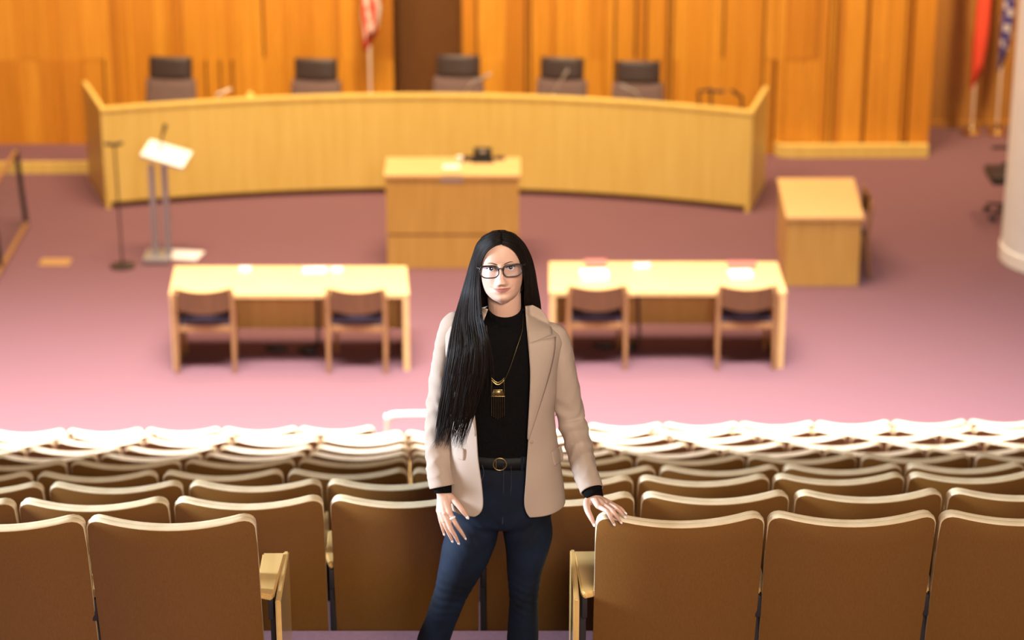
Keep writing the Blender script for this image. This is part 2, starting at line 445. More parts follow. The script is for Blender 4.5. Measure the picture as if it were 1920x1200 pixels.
tl, OL = table('witness_table', 'pale oak table with two chairs, left of the clerk desk', [(328, 499), (762, 499), (767, 552), (317, 552)])
tr, OR = table('witness_table', 'pale oak table with two chairs, right of the standing woman', [(1030, 491), (1457, 491), (1475, 548), (1030, 548)])

# wooden chairs, back towards the camera
def wchair(label):
    t = empty('wooden_chair', (0, 0, 0), label, 'chair', 'wooden chairs pushed under the oak tables')
    W = .255
    m = MB(); rings = []
    N = 16
    for i in range(N+1):
        s_ = -1+2*i/N; x = s_*(W-.03); y = -.05*(1-s_*s_)
        zt = .775-.02*(1-s_*s_); zb = .585-.03*(1-s_*s_)
        rings.append([(x, y, zb), (x, y, zt), (x, y+.018, zt), (x, y+.018, zb)])
    m.loft(rings); m.build('backrest', M['chairwood'], t, smooth=True)
    m = MB(); m.box(-W+.03, W-.03, .03, .46, .43, .475, bev=.015); m.build('seat', M['purple'], t, smooth=True)
    m = MB(); m.box(-W+.02, W-.02, .02, .47, .37, .43); m.build('seat_rail', M['chairwood_light'], t)
    for s_ in (-1, 1):
        m = MB(); m.tube([(s_*(W-.005), -.03, 0), (s_*(W-.005), .01, .40), (s_*(W-.005), 0, .60), (s_*(W-.01), -.015, .775)], [.018, .024, .024, .017], 10, smooth=3); m.build('leg', M['chairwood_light'], t, smooth=True)
        m = MB(); m.tube([(s_*(W-.03), .45, 0), (s_*(W-.03), .44, .40)], [.015, .021], 10); m.build('leg', M['chairwood_light'], t, smooth=True)
    return t
w0 = None
for (px, py, lb, rz) in ((390, 690, 'wooden chair under the left oak table, at its left end', .02), (672, 690, 'wooden chair under the left oak table, at its right end', -.03),
                     (1118, 684, 'wooden chair tucked under the right oak table, just right of the woman', .03), (1395, 684, 'wooden chair under the right oak table, at its right end', .02)):
    p = onz(px, py); p.y -= .10
    if w0 is None: w0 = wchair(lb); o = w0; o.location = p; o.rotation_euler.z = rz
    else: dup(w0, p, rz, lb)
TZ = .715
put('paper_sheet', 590, 507, TZ, lambda m: m.box(-.10, .10, -.07, .07, 0, .006), 'white papers lying on the left oak table', 'paper', .1, M['paper'])
put('name_card', 460, 508, TZ, lambda m: m.box(-.05, .05, -.03, .03, 0, .03), 'small white card on the left half of the left oak table', 'card', .0, M['paper'])
put('name_card', 632, 509, TZ, lambda m: m.box(-.05, .05, -.03, .03, 0, .03), 'small white card right of the papers on the left oak table', 'card', .0, M['paper'])
put('document_folder', 1117, 497, TZ, lambda m: m.box(-.10, .10, -.07, .07, 0, .03), 'reddish folder at the far left of the right oak table', 'folder', .0, M['paperpink'])
put('paper_stack', 1114, 519, TZ, lambda m: m.box(-.12, .12, -.09, .09, 0, .04), 'white paper stack before the reddish folder on the right oak table', 'paper', .1, M['paper'])
put('name_card', 1197, 502, TZ, lambda m: m.box(-.04, .04, -.03, .03, 0, .03), 'small white card on the right oak table, left one of two', 'card', .0, M['paper'])
put('name_card', 1212, 501, TZ, lambda m: m.box(-.03, .03, -.03, .03, 0, .03), 'small white card on the right oak table, right one of two', 'card', .0, M['paper'])
put('document_folder', 1391, 499, TZ, lambda m: m.box(-.13, .13, -.07, .07, 0, .025), 'reddish folder on the right end of the right oak table', 'folder', .0, M['paperpink'])
put('paper_stack', 1388, 517, TZ, lambda m: m.box(-.10, .10, -.08, .08, 0, .03), 'white papers before the folder on the right table, right end', 'paper', .1, M['paper'])
# cables beneath the tables
for nm, pts, lb in (('power_cable', [(596, 560), (596, 600), (600, 645), (560, 655), (580, 662)], 'black cable bundle hanging under the left oak table'),
                    ('power_cable', [(1195, 556), (1198, 600), (1190, 640), (1175, 650), (1180, 655)], 'black cable hanging under the right oak table')):
    m = MB(); P = []
    for i, (x, y) in enumerate(pts):
        q = ony(x, y, 20.15) if i < 2 else onz(x, y, .02)
        if i == 0: q.z = .675
        P.append(q)
    P.insert(2, Vector((P[1].x, 20.1, .12)))
    m.tube(P, .014, 8, smooth=5); m.ball((P[-1].x, P[-1].y, .04), .05, sc=(1.6, .8, .7)); m.ball((P[-2].x-.2, P[-2].y, .035), .05, sc=(2.2, .7, .6))
    tag(m.build(nm, M['black'], smooth=True), lb, 'cable')

# ---------------------------------------------------------------- right desk
a0, a1 = onz(1480, 536), onz(1614, 536)
RH = .70
b0, b1 = onz(1457, 334, RH), onz(1601, 334, RH)
t0, t1 = onz(1474, 408, RH), onz(1620, 408, RH)
O = Vector(((a0.x+a1.x)/2, t0.y, 0)); L = lambda p: (p.x-O.x, p.y-O.y)
sd = empty('side_desk', O, 'narrow oak desk standing end-on beyond the right oak table', 'desk')
m = MB(); m.quadbox([L(t0), L(t1), L(b1), L(b0)], RH-.03, RH); m.build('desktop', M['table'], sd)
m = MB(); i = .02
m.quadbox([(L(t0)[0]+i, L(t0)[1]+i), (L(t1)[0]-i, L(t1)[1]+i), (L(t1)[0]-i, L(t1)[1]+i+.03), (L(t0)[0]+i, L(t0)[1]+i+.03)], 0, RH-.03); m.build('end_panel', M['desk'], sd)
m = MB(); m.quadbox([(L(b0)[0]+i, L(b0)[1]-i-.03), (L(b1)[0]-i, L(b1)[1]-i-.03), (L(b1)[0]-i, L(b1)[1]-i), (L(b0)[0]+i, L(b0)[1]-i)], 0, RH-.03); m.build('end_panel', M['desk'], sd)
m = MB(); m.quadbox([(L(t0)[0]+i-.004, L(t0)[1]+i+.03), (L(t0)[0]+i+.03, L(t0)[1]+i+.03), (L(b0)[0]+i+.03, L(b0)[1]-i-.03), (L(b0)[0]+i-.004, L(b0)[1]-i-.03)], 0, RH-.03); m.build('modesty_panel', M['desk'], sd)
_c = dup(w0, (3.44, 22.35, 0), PI/2, 'wooden chair mostly hidden behind the narrow end-on desk'); del _c['group']

# ---------------------------------------------------------------- lectern
bL = onz(318, 494)
le = empty('lectern', (bL.x, bL.y, 0), 'white-topped lectern on two grey posts before the bench left end', 'lectern')
LX, LY = bL.x, bL.y
def rel(v): return Vector((v.x-LX, v.y-LY, v.z))
c0 = rel(ony(312, 290, LY+.12))
Rm = Matrix.Translation(c0) @ Matrix.Rotation(math.radians(-13), 4, 'Z') @ Matrix.Rotation(math.radians(13), 4, 'Y') @ Matrix.Rotation(math.radians(22), 4, 'X')
m = MB(); m.box(-.225, .225, -.13, .13, -.02, .02, bev=.008, M4=Rm); m.build('reading_board', M['white'], le, smooth=True)
for px in (283, 307):
    top = rel(ony(px, 305, LY+.1)); m = MB()
    m.box(top.x-.03, top.x+.03, .08, .12, .06, top.z-.02); m.build('post', M['grey'], le)
m = MB(); m.box(-.26, .0, -.05, .28, .01, .06, bev=.01); m.build('base_plate', M['grey'], le, smooth=True)
g0 = rel(ony(300, 285, LY+.15)); g1 = rel(ony(310, 235, LY+.15))
m = MB(); m.tube([g0, (g0+g1)/2+Vector((-.01, 0, 0)), g1], [.007, .007, .02], 8, smooth=4); m.build('gooseneck_microphone', M['black'], le, smooth=True)
p = onz(338, 482); m = MB(); m.box(-.2, .2, -.12, .16, 0, .01); tag(m.build('paper_sheet', M['paper'], loc=(p.x, p.y+.03, .0), rotz=-.2), 'large pale sheet lying on carpet at the lectern foot', 'paper')
# mic stand
b = onz(230, 500); t = onz(230, 500)
ms = empty('microphone_stand', (b.x, b.y, 0), 'thin black floor stand with round base left of the lectern', 'stand')
topz = ony(227, 270, b.y).z
m = MB(); m.lathe([(.125, 0), (.125, .015), (.03, .035)], n=28); m.build('round_base', M['metal'], ms, smooth=True)
m = MB(); m.tube([(0, 0, .02), (-.01, 0, topz)], .009, 8); m.build('pole', M['metal'], ms, smooth=True)
m = MB(); m.tube([(-.09, 0, topz), (0, 0, topz-.01), (.06, 0, topz+.01)], .018, 8); m.build('clip', M['black'], ms, smooth=True)
# floor plate
p = onz(104, 492); m = MB(); m.box(-.15, .15, -.11, .11, 0, .006); tag(m.build('floor_plate', M['plate'], loc=p+Vector((0, 0, .001))), 'tan metal outlet cover set in the carpet at left', 'floor plate')

# ---------------------------------------------------------------- glass railing at the far left
pa, pb = onz(50, 425), onz(2, 508)
gr = empty('glass_railing', (pa.x, pa.y, 0), 'glass railing with dark posts at the left edge of the photo', 'railing')
dv = pb-pa; hgt = ony(42, 283, pa.y).z
ext = dv*1.6
m = MB(); m.tube([(0, 0, 0), (-.05, 0, hgt)], .028, 8); m.build('post', M['metal'], gr, smooth=True)
m = MB(); m.tube([dv, dv+Vector((-.05, 0, hgt))], .028, 8); m.build('post', M['metal'], gr, smooth=True)
m = MB(); m.tube([(-.05, 0, hgt), ext+Vector((-.05, 0, hgt))], .022, 8); m.build('top_rail', M['chairwood_light'], gr, smooth=True)
m = MB(); m.tube([(0, 0, .03), ext+Vector((0, 0, .03))], .028, 8); m.build('bottom_rail', M['chairwood_light'], gr, smooth=True)
nn = Vector((-dv.y, dv.x, 0)).normalized()*.006
m = MB(); m.loft([[Vector((0, 0, .06))+nn, Vector((-.05, 0, hgt-.02))+nn, Vector((-.05, 0, hgt-.02))-nn, Vector((0, 0, .06))-nn], [ext+Vector((0, 0, .06))+nn, ext+Vector((-.05, 0, hgt-.02))+nn, ext+Vector((-.05, 0, hgt-.02))-nn, ext+Vector((0, 0, .06))-nn]])
m.build('glass_panel', M['smoke'], gr)

# ---------------------------------------------------------------- flags
def flag(px, ybase_px, base, label, cols, bottom_px, wpx, ztop=3.0, stripes=False, taper=0):
    t = empty('flag', base, label, 'flag', 'flags on poles against the timber walls')
    m = MB(); m.lathe([(.11, 0), (.12, .03), (.05, .07), (.03, .14)], n=20); m.build('pole_base', M['brass'], t, smooth=True)
    m = MB(); m.tube([(0, 0, .1), (0, 0, ztop)], .014, 10); m.build('pole', M['flagwhite'], t, smooth=True)
    m = MB(); m.ball((0, 0, ztop+.03), .04); m.build('finial', M['brass'], t, smooth=True)
    zb = ony(px, bottom_px, base.y-.05).z
    rw = wpx/165/2
    rings = []; N = 26
    for i in range(N+1):
        s_ = i/N; z = zb+(ztop-.1-zb)*s_
        r = rw*(.55+.45*min(1, s_*5))*(1-.35*s_)
        rg = []
        for k in range(28):
            a = 2*PI*k/28
            rr = r*(1+.22*math.sin(5*a+s_*3)+.1*math.sin(9*a-s_*5))
            zz = z + (.12*math.cos(a+.8) if i == 0 else 0)
            rg.append((rr*math.cos(a)+.03*math.sin(s_*4), rr*.6*math.sin(a)-.03, zz))
        rings.append(rg)
    V = m = MB(); vv = m.loft(rings, cap=True)
    m.bm.faces.ensure_lookup_table()
    for f_ in m.bm.faces:
        c = f_.calc_center_median()
        if stripes == 'us': f_.material_index = 0 if math.sin(math.atan2(c.y+.03, c.x)*4 + c.z*10) > -.25 else 1
        elif stripes == 'swirl': f_.material_index = 1 if math.sin(c.z*28+math.atan2(c.y, c.x)*2) > .55 else 0
    m.build('cloth', cols, t, smooth='all')
p = ony(695, 170, WY-.25); flag(690, 0, Vector((p.x, WY-.3, 0)), 'furled red and white striped flag left of the dark wall recess', [M['red'], M['flagwhite']], 78, 34, 3.3, 'us')
p = onz(1821, 252); flag(1829, 0, Vector((p.x, min(p.y, WY+.95), 0)), 'furled bright red flag in the alcove, left of the blue flag', [M['red']], 150, 27, 3.3)
p = onz(1868, 252); flag(1872, 0, Vector((p.x, min(p.y, WY+.95), 0)), 'furled dark blue flag with pale figures beside the white column', [M['blue'], M['silver']], 116, 23, 3.3, 'swirl')
# ================================================================= AUDITORIUM SEATS
SW = .545
def shell(y_off, th, ztop, zbot, hw, bulge=.055, dip=.026, rad=.052, tanr=math.tan(math.radians(14))):
    """curved plywood shell: rear surface faces -Y, edge material index 1"""
    bm = bmesh.new(); xs = []
    N = 14
    for i in range(N+1): xs.append(-hw+rad+(2*hw-2*rad)*i/N)
    ed = [hw-rad+rad*math.sin(a) for a in (.35, .7, 1.0, 1.25, 1.45, PI/2)]
    xs = [-e for e in ed[::-1]]+xs+ed
    K = 10; F, B = [], []
    tap = .012
    for x in xs:
        ax = abs(x); dz = 0
        if ax > hw-rad: dz = rad-math.sqrt(max(rad*rad-(ax-hw+rad)**2, 0))
        zt = ztop-dip*(1-(x/hw)**2)-dz; zb = zbot+dz*.5
        cf, cb = [], []
        for j in range(K+1):
            z = zb+(zt-zb)*j/K
            y = (ztop-z)*tanr - bulge*(1-(x/hw)**2) + y_off
            xx = x*(1-tap*(ztop-z)/.6)
            cf.append(bm.verts.new((xx, y, z))); cb.append(bm.verts.new((xx, y+th, z+th*tanr)))
        F.append(cf); B.append(cb)
    for i in range(len(xs)-1):
        for j in range(K):
            bm.faces.new((F[i][j], F[i+1][j], F[i+1][j+1], F[i][j+1])); bm.faces.new((B[i][j], B[i][j+1], B[i+1][j+1], B[i+1][j]))
    def strip(a, b):
        for k in range(len(a)-1):
            f_ = bm.faces.new((a[k], a[k+1], b[k+1], b[k])); f_.material_index = 1
    strip([c[-1] for c in F], [c[-1] for c in B]); strip([c[0] for c in F][::-1], [c[0] for c in B][::-1])
    strip(F[0], B[0]); strip(F[-1][::-1], B[-1][::-1])
    bmesh.ops.recalc_face_normals(bm, faces=bm.faces)
    es = [e for e in bm.edges if len(e.link_faces) == 2 and e.link_faces[0].material_index != e.link_faces[1].material_index]
    bmesh.ops.bevel(bm, geom=es, offset=.004, segments=2, affect='EDGES', profile=.5, material=1)
    m = MB(); m.bm.free(); m.bm = bm; return m
HWS = SW/2
def seat_parts(t):
    shell(0, .022, TOP, .04, HWS).build('backrest', [M['veneer'], M['plyedge']], t, smooth=True)
    shell(.034, .018, TOP-.003, .40, HWS-.004).build('inner_back_panel', [M['maple'], M['plyedge']], t, smooth=True)
    m = MB(); m.box(-.235, .235, .20, .25, .34, .72, bev=.02, M4=None); m.build('folded_seat', M['maple'], t, smooth=True)
def arm_parts(t, x, end=0):
    # end: 0 shared arm, -1 / +1 outer end towards -x / +x
    zt = .553; wd = .026 if not end else .036
    cx = x + end*.036
    m = MB(); bm = m.bm
    q = [(cx-wd*.35, .115), (cx+wd*.35, .115), (cx+wd, .20), (cx+wd, .40), (cx-wd, .40), (cx-wd, .20)]
    if end:
        o_ = end
        q = [(x-.030*o_, .105), (x+.022*o_, .085), (x+.032*o_, .10), (x+.047*o_, .40), (x-.030*o_, .40)]
        if o_ < 0: q = q[::-1]
    m.quadbox(q, zt-.022, zt)
    es = [e for e in bm.edges]
    bmesh.ops.bevel(bm, geom=es, offset=.005, segments=2, affect='EDGES')
    m.build('armrest', M['maple'], t, smooth=True)
    m = MB(); m.box(x-.012+end*.025, x+.012+end*.025, .14, .34, .02, zt-.022, bev=.004)
    m.box(x-.009+end*.02, x+.009+end*.02, .10, .15, zt-.10, zt-.022, bev=.004)
    m.box(x-.03+end*.025, x+.03+end*.025, .12, .42, 0, .02)
    m.build('stanchion', M['metal'], t, smooth=True)
    if end:
        m = MB(); xo = x+.040*end
        m.quadbox([(xo, .05), (xo+.018*end, .05), (xo+.018*end, .42), (xo, .42)][::end], .05, zt-.004); 
        bmesh.ops.bevel(m.bm, geom=list(m.bm.edges), offset=.004, segments=2, affect='EDGES')
        m.build('end_panel', M['maple'], t, smooth=True)
seat0 = empty('auditorium_seat', (0, 0, 0), 'x', 'seat', 'auditorium seats'); seat_parts(seat0); arm_parts(seat0, -SW/2-.0075)
seatR = empty('auditorium_seat', (0, 0, 0), 'x', 'seat', 'auditorium seats'); seat_parts(seatR); arm_parts(seatR, -SW/2-.0075); arm_parts(seatR, SW/2+.0075, 1)
seatL = empty('auditorium_seat', (0, 0, 0), 'x', 'seat', 'auditorium seats'); seat_parts(seatL); arm_parts(seatL, -SW/2-.0075, -1)
used = {}
def place_seat(proto, loc, rz, label):
    if proto.name not in used:
        used[proto.name] = 1; proto.location = loc; proto.rotation_euler.z = rz; proto['label'] = label; return proto
    return dup(proto, loc, rz, label)
BD = {1: [-165, 157, 481, None, 1116, 1437, 1762, 2085], 2: [-260, 30, 318, 612, 905, 1197, 1487, 1774, 2062],
 3: [-178, 84, 348, 608, 866, None, 935, 1193, 1448, 1700, 1955], 4: [-173, 63, 299, 535, 768, 1001, 1234, 1465, 1696, 1928],
 5: [-88, 127, 342, 555, 768, 979, 1190, 1401, 1609, 1828, 2038], 6: [-209, -12, 184, 381, 575, 768, 963, 1159, 1353, 1544, 1738, 1932],
 7: [-132, 48, 228, 408, 588, 768, 941, 1114, 1296, 1476, 1660, 1845, 2028], 8: [-66, 102, 268, 435, 599, 765, 930, 1093, 1257, 1422, 1593, 1764, 1935],
 9: [-28, 130, 288, 444, 600, 757, 913, 1069, 1225, 1375, 1523, 1677, 1828, 1980], 10: [-24, 121, 270, 415, 559, 702, None, 1101, 1244, 1387, 1528, 1673, 1816, 1960]}
YB = {1: (964.6, -.0055), 2: (927.2, -.0108), 3: (896.2, -.0115), 4: (877.7, -.0097), 5: (857.8, -.0079), 6: (846.1, -.0069), 7: (833.7, -.0068), 8: (819.5, -.0068), 9: (808.6, -.0082), 10: (798.5, -.0102)}
RN = {1: 'the nearest row', 2: 'the second row from the camera', 3: 'the third row from the camera', 4: 'the fourth row from the camera', 5: 'the fifth row from the camera',
      6: 'the fifth row from the stage', 7: 'the fourth row from the stage', 8: 'the third row from the stage', 9: 'the second row from the stage', 10: 'the foremost row by the stage'}
ORD = ['first', 'second', 'third', 'fourth', 'fifth', 'sixth', 'seventh', 'eighth', 'ninth', 'tenth']
for k in range(1, 11):
    y0, b = YB[k]; ztp = row_top(k)
    bd = BD[k]; segs = []
    for i in range(len(bd)-1):
        if bd[i] is None or bd[i+1] is None: continue
        segs.append((bd[i], bd[i+1], i))
    left = [s_ for s_ in segs if (s_[0]+s_[1])/2 < 940]; right = [s_ for s_ in segs if (s_[0]+s_[1])/2 >= 940]
    for s_ in segs:
        A = onz(s_[0], y0+b*(s_[0]-960), ztp); B_ = onz(s_[1], y0+b*(s_[1]-960), ztp)
        c = (A+B_)/2; rz = math.atan2(B_.y-A.y, B_.x-A.x)
        i = s_[2]
        endL = (i > 0 and bd[i-1] is None); endR = (i+2 < len(bd) and bd[i+2] is None)
        pr = seatR if endR else (seatL if endL else seat0)
        if s_ in left: n = len(left)-1-left.index(s_); side = 'left'
        else: n = right.index(s_); side = 'right'
        if s_ == left[-1]: lb = 'plywood seat in %s, nearest the woman on the left' % RN[k]
        elif s_ == right[0]: lb = 'plywood seat in %s, nearest the woman on the right' % RN[k]
        else: lb = 'plywood seat in %s, %s one %s of the woman' % (RN[k], ORD[n], side)
        if k == 1 and n == 0: lb = ('brown plywood-backed seat the woman rests her hand on' if side == 'right' else 'brown plywood-backed end seat left of the woman, in the nearest row')
        o = place_seat(pr, Vector((c.x, c.y, ztp-TOP)), rz, lb)
        o['group'] = 'auditorium seats'

# handrail at the foot of the seating
h0 = ony(727, 812, 16.35); h1 = ony(727, 778, 16.35)
m = MB(); xr = h0.x+.75
P = [(h0.x, 16.35, .0), (h0.x, 16.35, h1.z-.10), (h0.x+.02, 16.35, h1.z-.03), (h0.x+.09, 16.35, h1.z), (xr-.09, 16.35, h1.z), (xr-.02, 16.35, h1.z-.03), (xr, 16.35, h1.z-.10), (xr, 16.35, 0)]
m.tube(P, .024, 14, smooth=5)
tag(m.build('handrail', M['chrome'], origin=(h0.x, 16.35, 0), smooth=True), 'white bent-tube handrail at the foot of the seating behind the woman', 'handrail')
# ================================================================= THE WOMAN
YW = 7.27; ZF = row_floor(1)
ORG = Vector((ony(945, 850, YW).x, YW, ZF))
def wp(px, py, dy=0): return ony(px, py, YW+dy)
# --- materials
M['skin'] = textured(mat('skin', (.70, .42, .32), .52, sub=.10), (.56, .325, .235), (.60, .355, .26), (1, 1, 1), 22, 3)
_n, _l, _b = nodes(M['skin'])
_src = _b.inputs['Base Color'].links[0].from_socket
for _att, _col, _k in (('blush', (.52, .20, .14, 1), .45), ('lip', (.28, .075, .068, 1), .9)):
    _a = _n.new('ShaderNodeAttribute'); _a.attribute_name = _att
    _m = _n.new('ShaderNodeMath'); _m.operation = 'MULTIPLY'; _m.inputs[1].default_value = _k; _l.new(_a.outputs['Fac'], _m.inputs[0])
    _x = _n.new('ShaderNodeMix'); _x.data_type = 'RGBA'; _l.new(_m.outputs[0], _x.inputs['Factor']); _l.new(_src, _x.inputs['A']); _x.inputs['B'].default_value = _col
    _src = _x.outputs['Result']
_l.new(_src, _b.inputs['Base Color'])
M['nail'] = mat('nail', (.88, .76, .72), .15, coat=.6)
M['hair'] = textured(mat('hair', (.012, .008, .007), .52, spec=.12), (.004, .003, .0025), (.014, .008, .006), (30, 30, 1.2), 6, 4)
M['jacket'] = textured(mat('blazer_cloth', (.50, .36, .26), .85, spec=.2), (.350, .258, .200), (.385, .285, .223), (1, 1, 1), 600, 2, .10, dist=.0006)
M['knit'] = textured(mat('black_knit', (.008, .007, .007), 1, spec=.03), (.0035, .003, .003), (.007, .006, .006), (1, 1, .4), 300, 2, .4, dist=.001)
M['jeans'] = textured(mat('denim', (.02, .035, .085), .8, spec=.2), (.0025, .004, .009), (.006, .0125, .030), (1, 1, 1), 9, 8, .25, lo=.35, hi=.72, dist=.002)
M['denim_seam'] = mat('denim_seam', (.020, .024, .040), .8)
M['belt'] = mat('belt_leather', (.008, .007, .007), .7, spec=.25)
M['gold'] = mat('aged_gold', (.42, .30, .12), .38, 1)
M['antique'] = mat('antique_gold', (.16, .11, .05), .45, 1)
M['frame'] = textured(mat('spectacle_frame', (.012, .008, .007), .35, coat=.1), (.008, .006, .005), (.05, .022, .012), (1, 1, 1), 90, 3, lo=.5, hi=.75)
M['lens'] = mat('lens', (.05, .04, .10), .02); _n = M['lens'].node_tree.nodes['Principled BSDF']; _n.inputs['Alpha'].default_value = .10
M['sclera'] = mat('sclera', (.74, .70, .68), .2, coat=.5); M['iris'] = mat('iris', (.045, .043, .038), .25, coat=.8); M['pupil'] = mat('pupil', (.004, .004, .004), .1, coat=.8)
M['brow'] = mat('brow', (.075, .040, .027), .9); M['boot'] = mat('boot', (.02, .018, .018), .5)
M['ringwhite'] = mat('white_ring', (.85, .82, .78), .2)

# --- head frame: x right in the photo, y away from the face, z up; origin between the eyes
HC = wp(939.3, 498, -.012)
HM = Matrix.Translation(HC) @ Matrix.Rotation(math.radians(-3.6), 4, 'Y') @ Matrix.Rotation(math.radians(1), 4, 'Z') @ Matrix.Rotation(math.radians(-14), 4, 'X')
def H(x, y, z): return HM @ Vector((x, y, z))
zs_ = [-.116, -.1135, -.109, -.102, -.092, -.080, -.060, -.040, -.018, .004, .026, .048, .068, .085, .097, .105, .109]
ws_ = [.006, .019, .029, .038, .0475, .056, .0625, .0665, .0690, .070, .0705, .0695, .066, .058, .045, .026, .004]
yf_ = [-.050, -.064, -.074, -.0825, -.087, -.0885, -.089, -.0895, -.089, -.088, -.0905, -.0925, -.090, -.080, -.062, -.036, -.004]
yb_ = [-.040, -.018, .000, .012, .020, .035, .055, .073, .087, .094, .098, .098, .094, .084, .067, .042, .010]
def g(x, s): return math.exp(-(x/s)**2/2)
def smooth_step(t): t = max(0, min(1, t)); return t*t*(3-2*t)
EX, EZ = .0305, -.001
def eye_open(x, z):
    """>0 inside the almond"""
    ax = abs(x)-EX; u = ax/.0150
    if abs(u) > 1: return -1
    zc = EZ + .0012*u
    up = .0056*(1-u*u)**.75; dn = .0036*(1-u*u)**.9
    dz = z-zc
    return min((up-dz)/.002, (dz+dn)/.002)
def face_disp(x, z):
    ax = abs(x); d = 0
    # nose
    t = (0.012-z)/.059                      # 0 at the root, 1 at the tip
    if 0 < t < 1.3:
        amp = .0035 + .0160*smooth_step(t) if t < 1 else .0195*(1-smooth_step((t-1)/.22))
        sx = .0062+.0030*smooth_step(t)
        d += amp*math.exp(-abs(x/sx)**2.2/2)
    d += .0095*g(ax-.0120, .0050)*g(z+.0490, .0060)
    d += .0032*g(x, .0075)*g(z+.0465, .0065)
    # brow ridge, sockets, lids
    d += .0030*g(ax-.028, .018)*g(z-.017, .0065)
    d -= .0080*g(ax-EX+.003, .0165)*g(z-EZ, .0105)
    d += .0050*g(ax-EX, .0125)*g(z-EZ, .0085)
    d -= .003*g(ax-.014, .006)*g(z-.001, .009)
    # cheeks, smile
    d += .0040*g(ax-.040, .016)*g(z+.034, .016)
    d -= .0006*g(ax-.034, .008)*g(z+.060, .012)
    # mouth
    MZ = -.0685
    d += .0050*g(x, .024)*g(z-MZ, .013)
    zl = z - .15*ax*ax/.028                  # corners rise
    d += .0030*g(x, .0180)*g(zl-MZ-.0038, .0034) + .0040*g(x, .0160)*g(zl-MZ+.0052, .0042)
    d -= .0052*g(x, .0230)*g(zl-MZ, .0016)
    d -= .0020*g(ax-.0300, .0045)*g(zl-MZ-.001, .004)
    d -= .0032*g(x, .016)*g(z-MZ+.0165, .0045)
    d -= .0012*g(x, .003)*g(z-MZ-.012, .005)
    d += .0055*g(x, .016)*g(z+.097, .009)
    d += .0012*g(ax-.046, .012)*g(z+.056, .018)
    # neat eye opening
    e = eye_open(x, z)
    if e > 0: d -= .0055*smooth_step(e*1.6)
    return d
def head_pt(ph, z, off=0, disp=True):
    w_ = np.interp(z, zs_, ws_)+off; yf = -np.interp(z, zs_, yf_)+off; yb = np.interp(z, zs_, yb_)+off
    s_, c_ = math.sin(ph), math.cos(ph)
    x = w_*math.copysign(abs(s_)**.92, s_); y = -yf*math.copysign(abs(c_)**.86, c_) if c_ > 0 else -yb*c_
    if disp and c_ > 0 and off == 0: y -= face_disp(x, z)*smooth_step(c_*3)
    return Vector((x, y, z))
def smooth_profiles():
    global zs_, ws_, yf_, yb_
    zz = np.linspace(zs_[0], zs_[-1], 241)
    out = []
    for a in (ws_, yf_, yb_):
        v = np.interp(zz, zs_, a)
        k = np.ones(13)/13; vp = np.concatenate([np.full(6, v[0]), v, np.full(6, v[-1])]); v2 = np.convolve(vp, k, 'valid')
        vp = np.concatenate([np.full(6, v2[0]), v2, np.full(6, v2[-1])]); v3 = np.convolve(vp, k, 'valid')
        out.append(v3)
    zs_ = list(zz); ws_, yf_, yb_ = [list(o) for o in out]
smooth_profiles()
m = MB()
NZ, NA = 150, 200
rings = []
for i in range(NZ+1):
    s_ = i/NZ; z = zs_[0]+(zs_[-1]-zs_[0])*(.5-.5*math.cos(PI*s_) if False else s_)
    # denser sampling in front
    rg = []
    for k in range(NA):
        t = 2*PI*k/NA; ph = t-.45*math.sin(t)
        rg.append(HM @ head_pt(ph, z))
    rings.append(rg)
m.loft(rings)
# neck
nk = [(943, 640, .01), (945, 610, .008), (946, 580, .0), (945, 552, -.012), (942, 520, -.005)]
m.tube([wp(*p) for p in nk], [.072, .058, .0525, .054, .055], 28, smooth=4)
# torso, hips
def ringz(px, py, a, b, cy=0, n=32, p=.85):
    c = wp(px, py, cy)
    return [(c.x+a*math.copysign(abs(math.cos(2*PI*k/n))**p, math.cos(2*PI*k/n)), c.y+b*math.copysign(abs(math.sin(2*PI*k/n))**p, math.sin(2*PI*k/n)), c.z) for k in range(n)]
m.loft([ringz(945, 606, .06, .05), ringz(945, 618, .13, .065), ringz(944, 640, .15, .08), ringz(943, 700, .14, .09), ringz(943, 790, .115, .08), ringz(943, 860, .125, .085), ringz(943, 930, .145, .095), ringz(943, 965, .14, .09)])
Lsh, Rsh = wp(858, 622, 0), wp(1035, 640, 0)
Lel, Rel = wp(829, 765, .03), wp(1080, 785, .02)
Lwr, Rwr = wp(830, 922, -.075), wp(1113, 933, -.185)
for P in ((Lsh, Lel, Lwr), (Rsh, Rel, Rwr)):
    m.tube([P[0], P[0].lerp(P[1], .5), P[1], P[1].lerp(P[2], .4), P[2]], [.036, .032, .025, .021, .0225], 16, smooth=4)
# legs
LEG = {'l': [(898, 950, .01), (885, 1000, .0), (872, 1040, -.01), (846, 1110, -.02), (826, 1165, -.005), (811, 1205, .01), (796, 1262, .0), (792, 1290, 0)],
       'r': [(985, 950, .01), (990, 1000, .0), (987, 1040, -.01), (983, 1072, -.012), (982, 1125, -.015), (980, 1200, .01), (977, 1262, .0), (976, 1290, 0)]}
LR = {'l': [.078, .087, .083, .057, .052, .056, .038, .034], 'r': [.078, .084, .069, .059, .049, .055, .038, .034]}
for k in 'lr': m.tube([wp(*p) for p in LEG[k]], [r-.014 for r in LR[k]], 16, smooth=4)
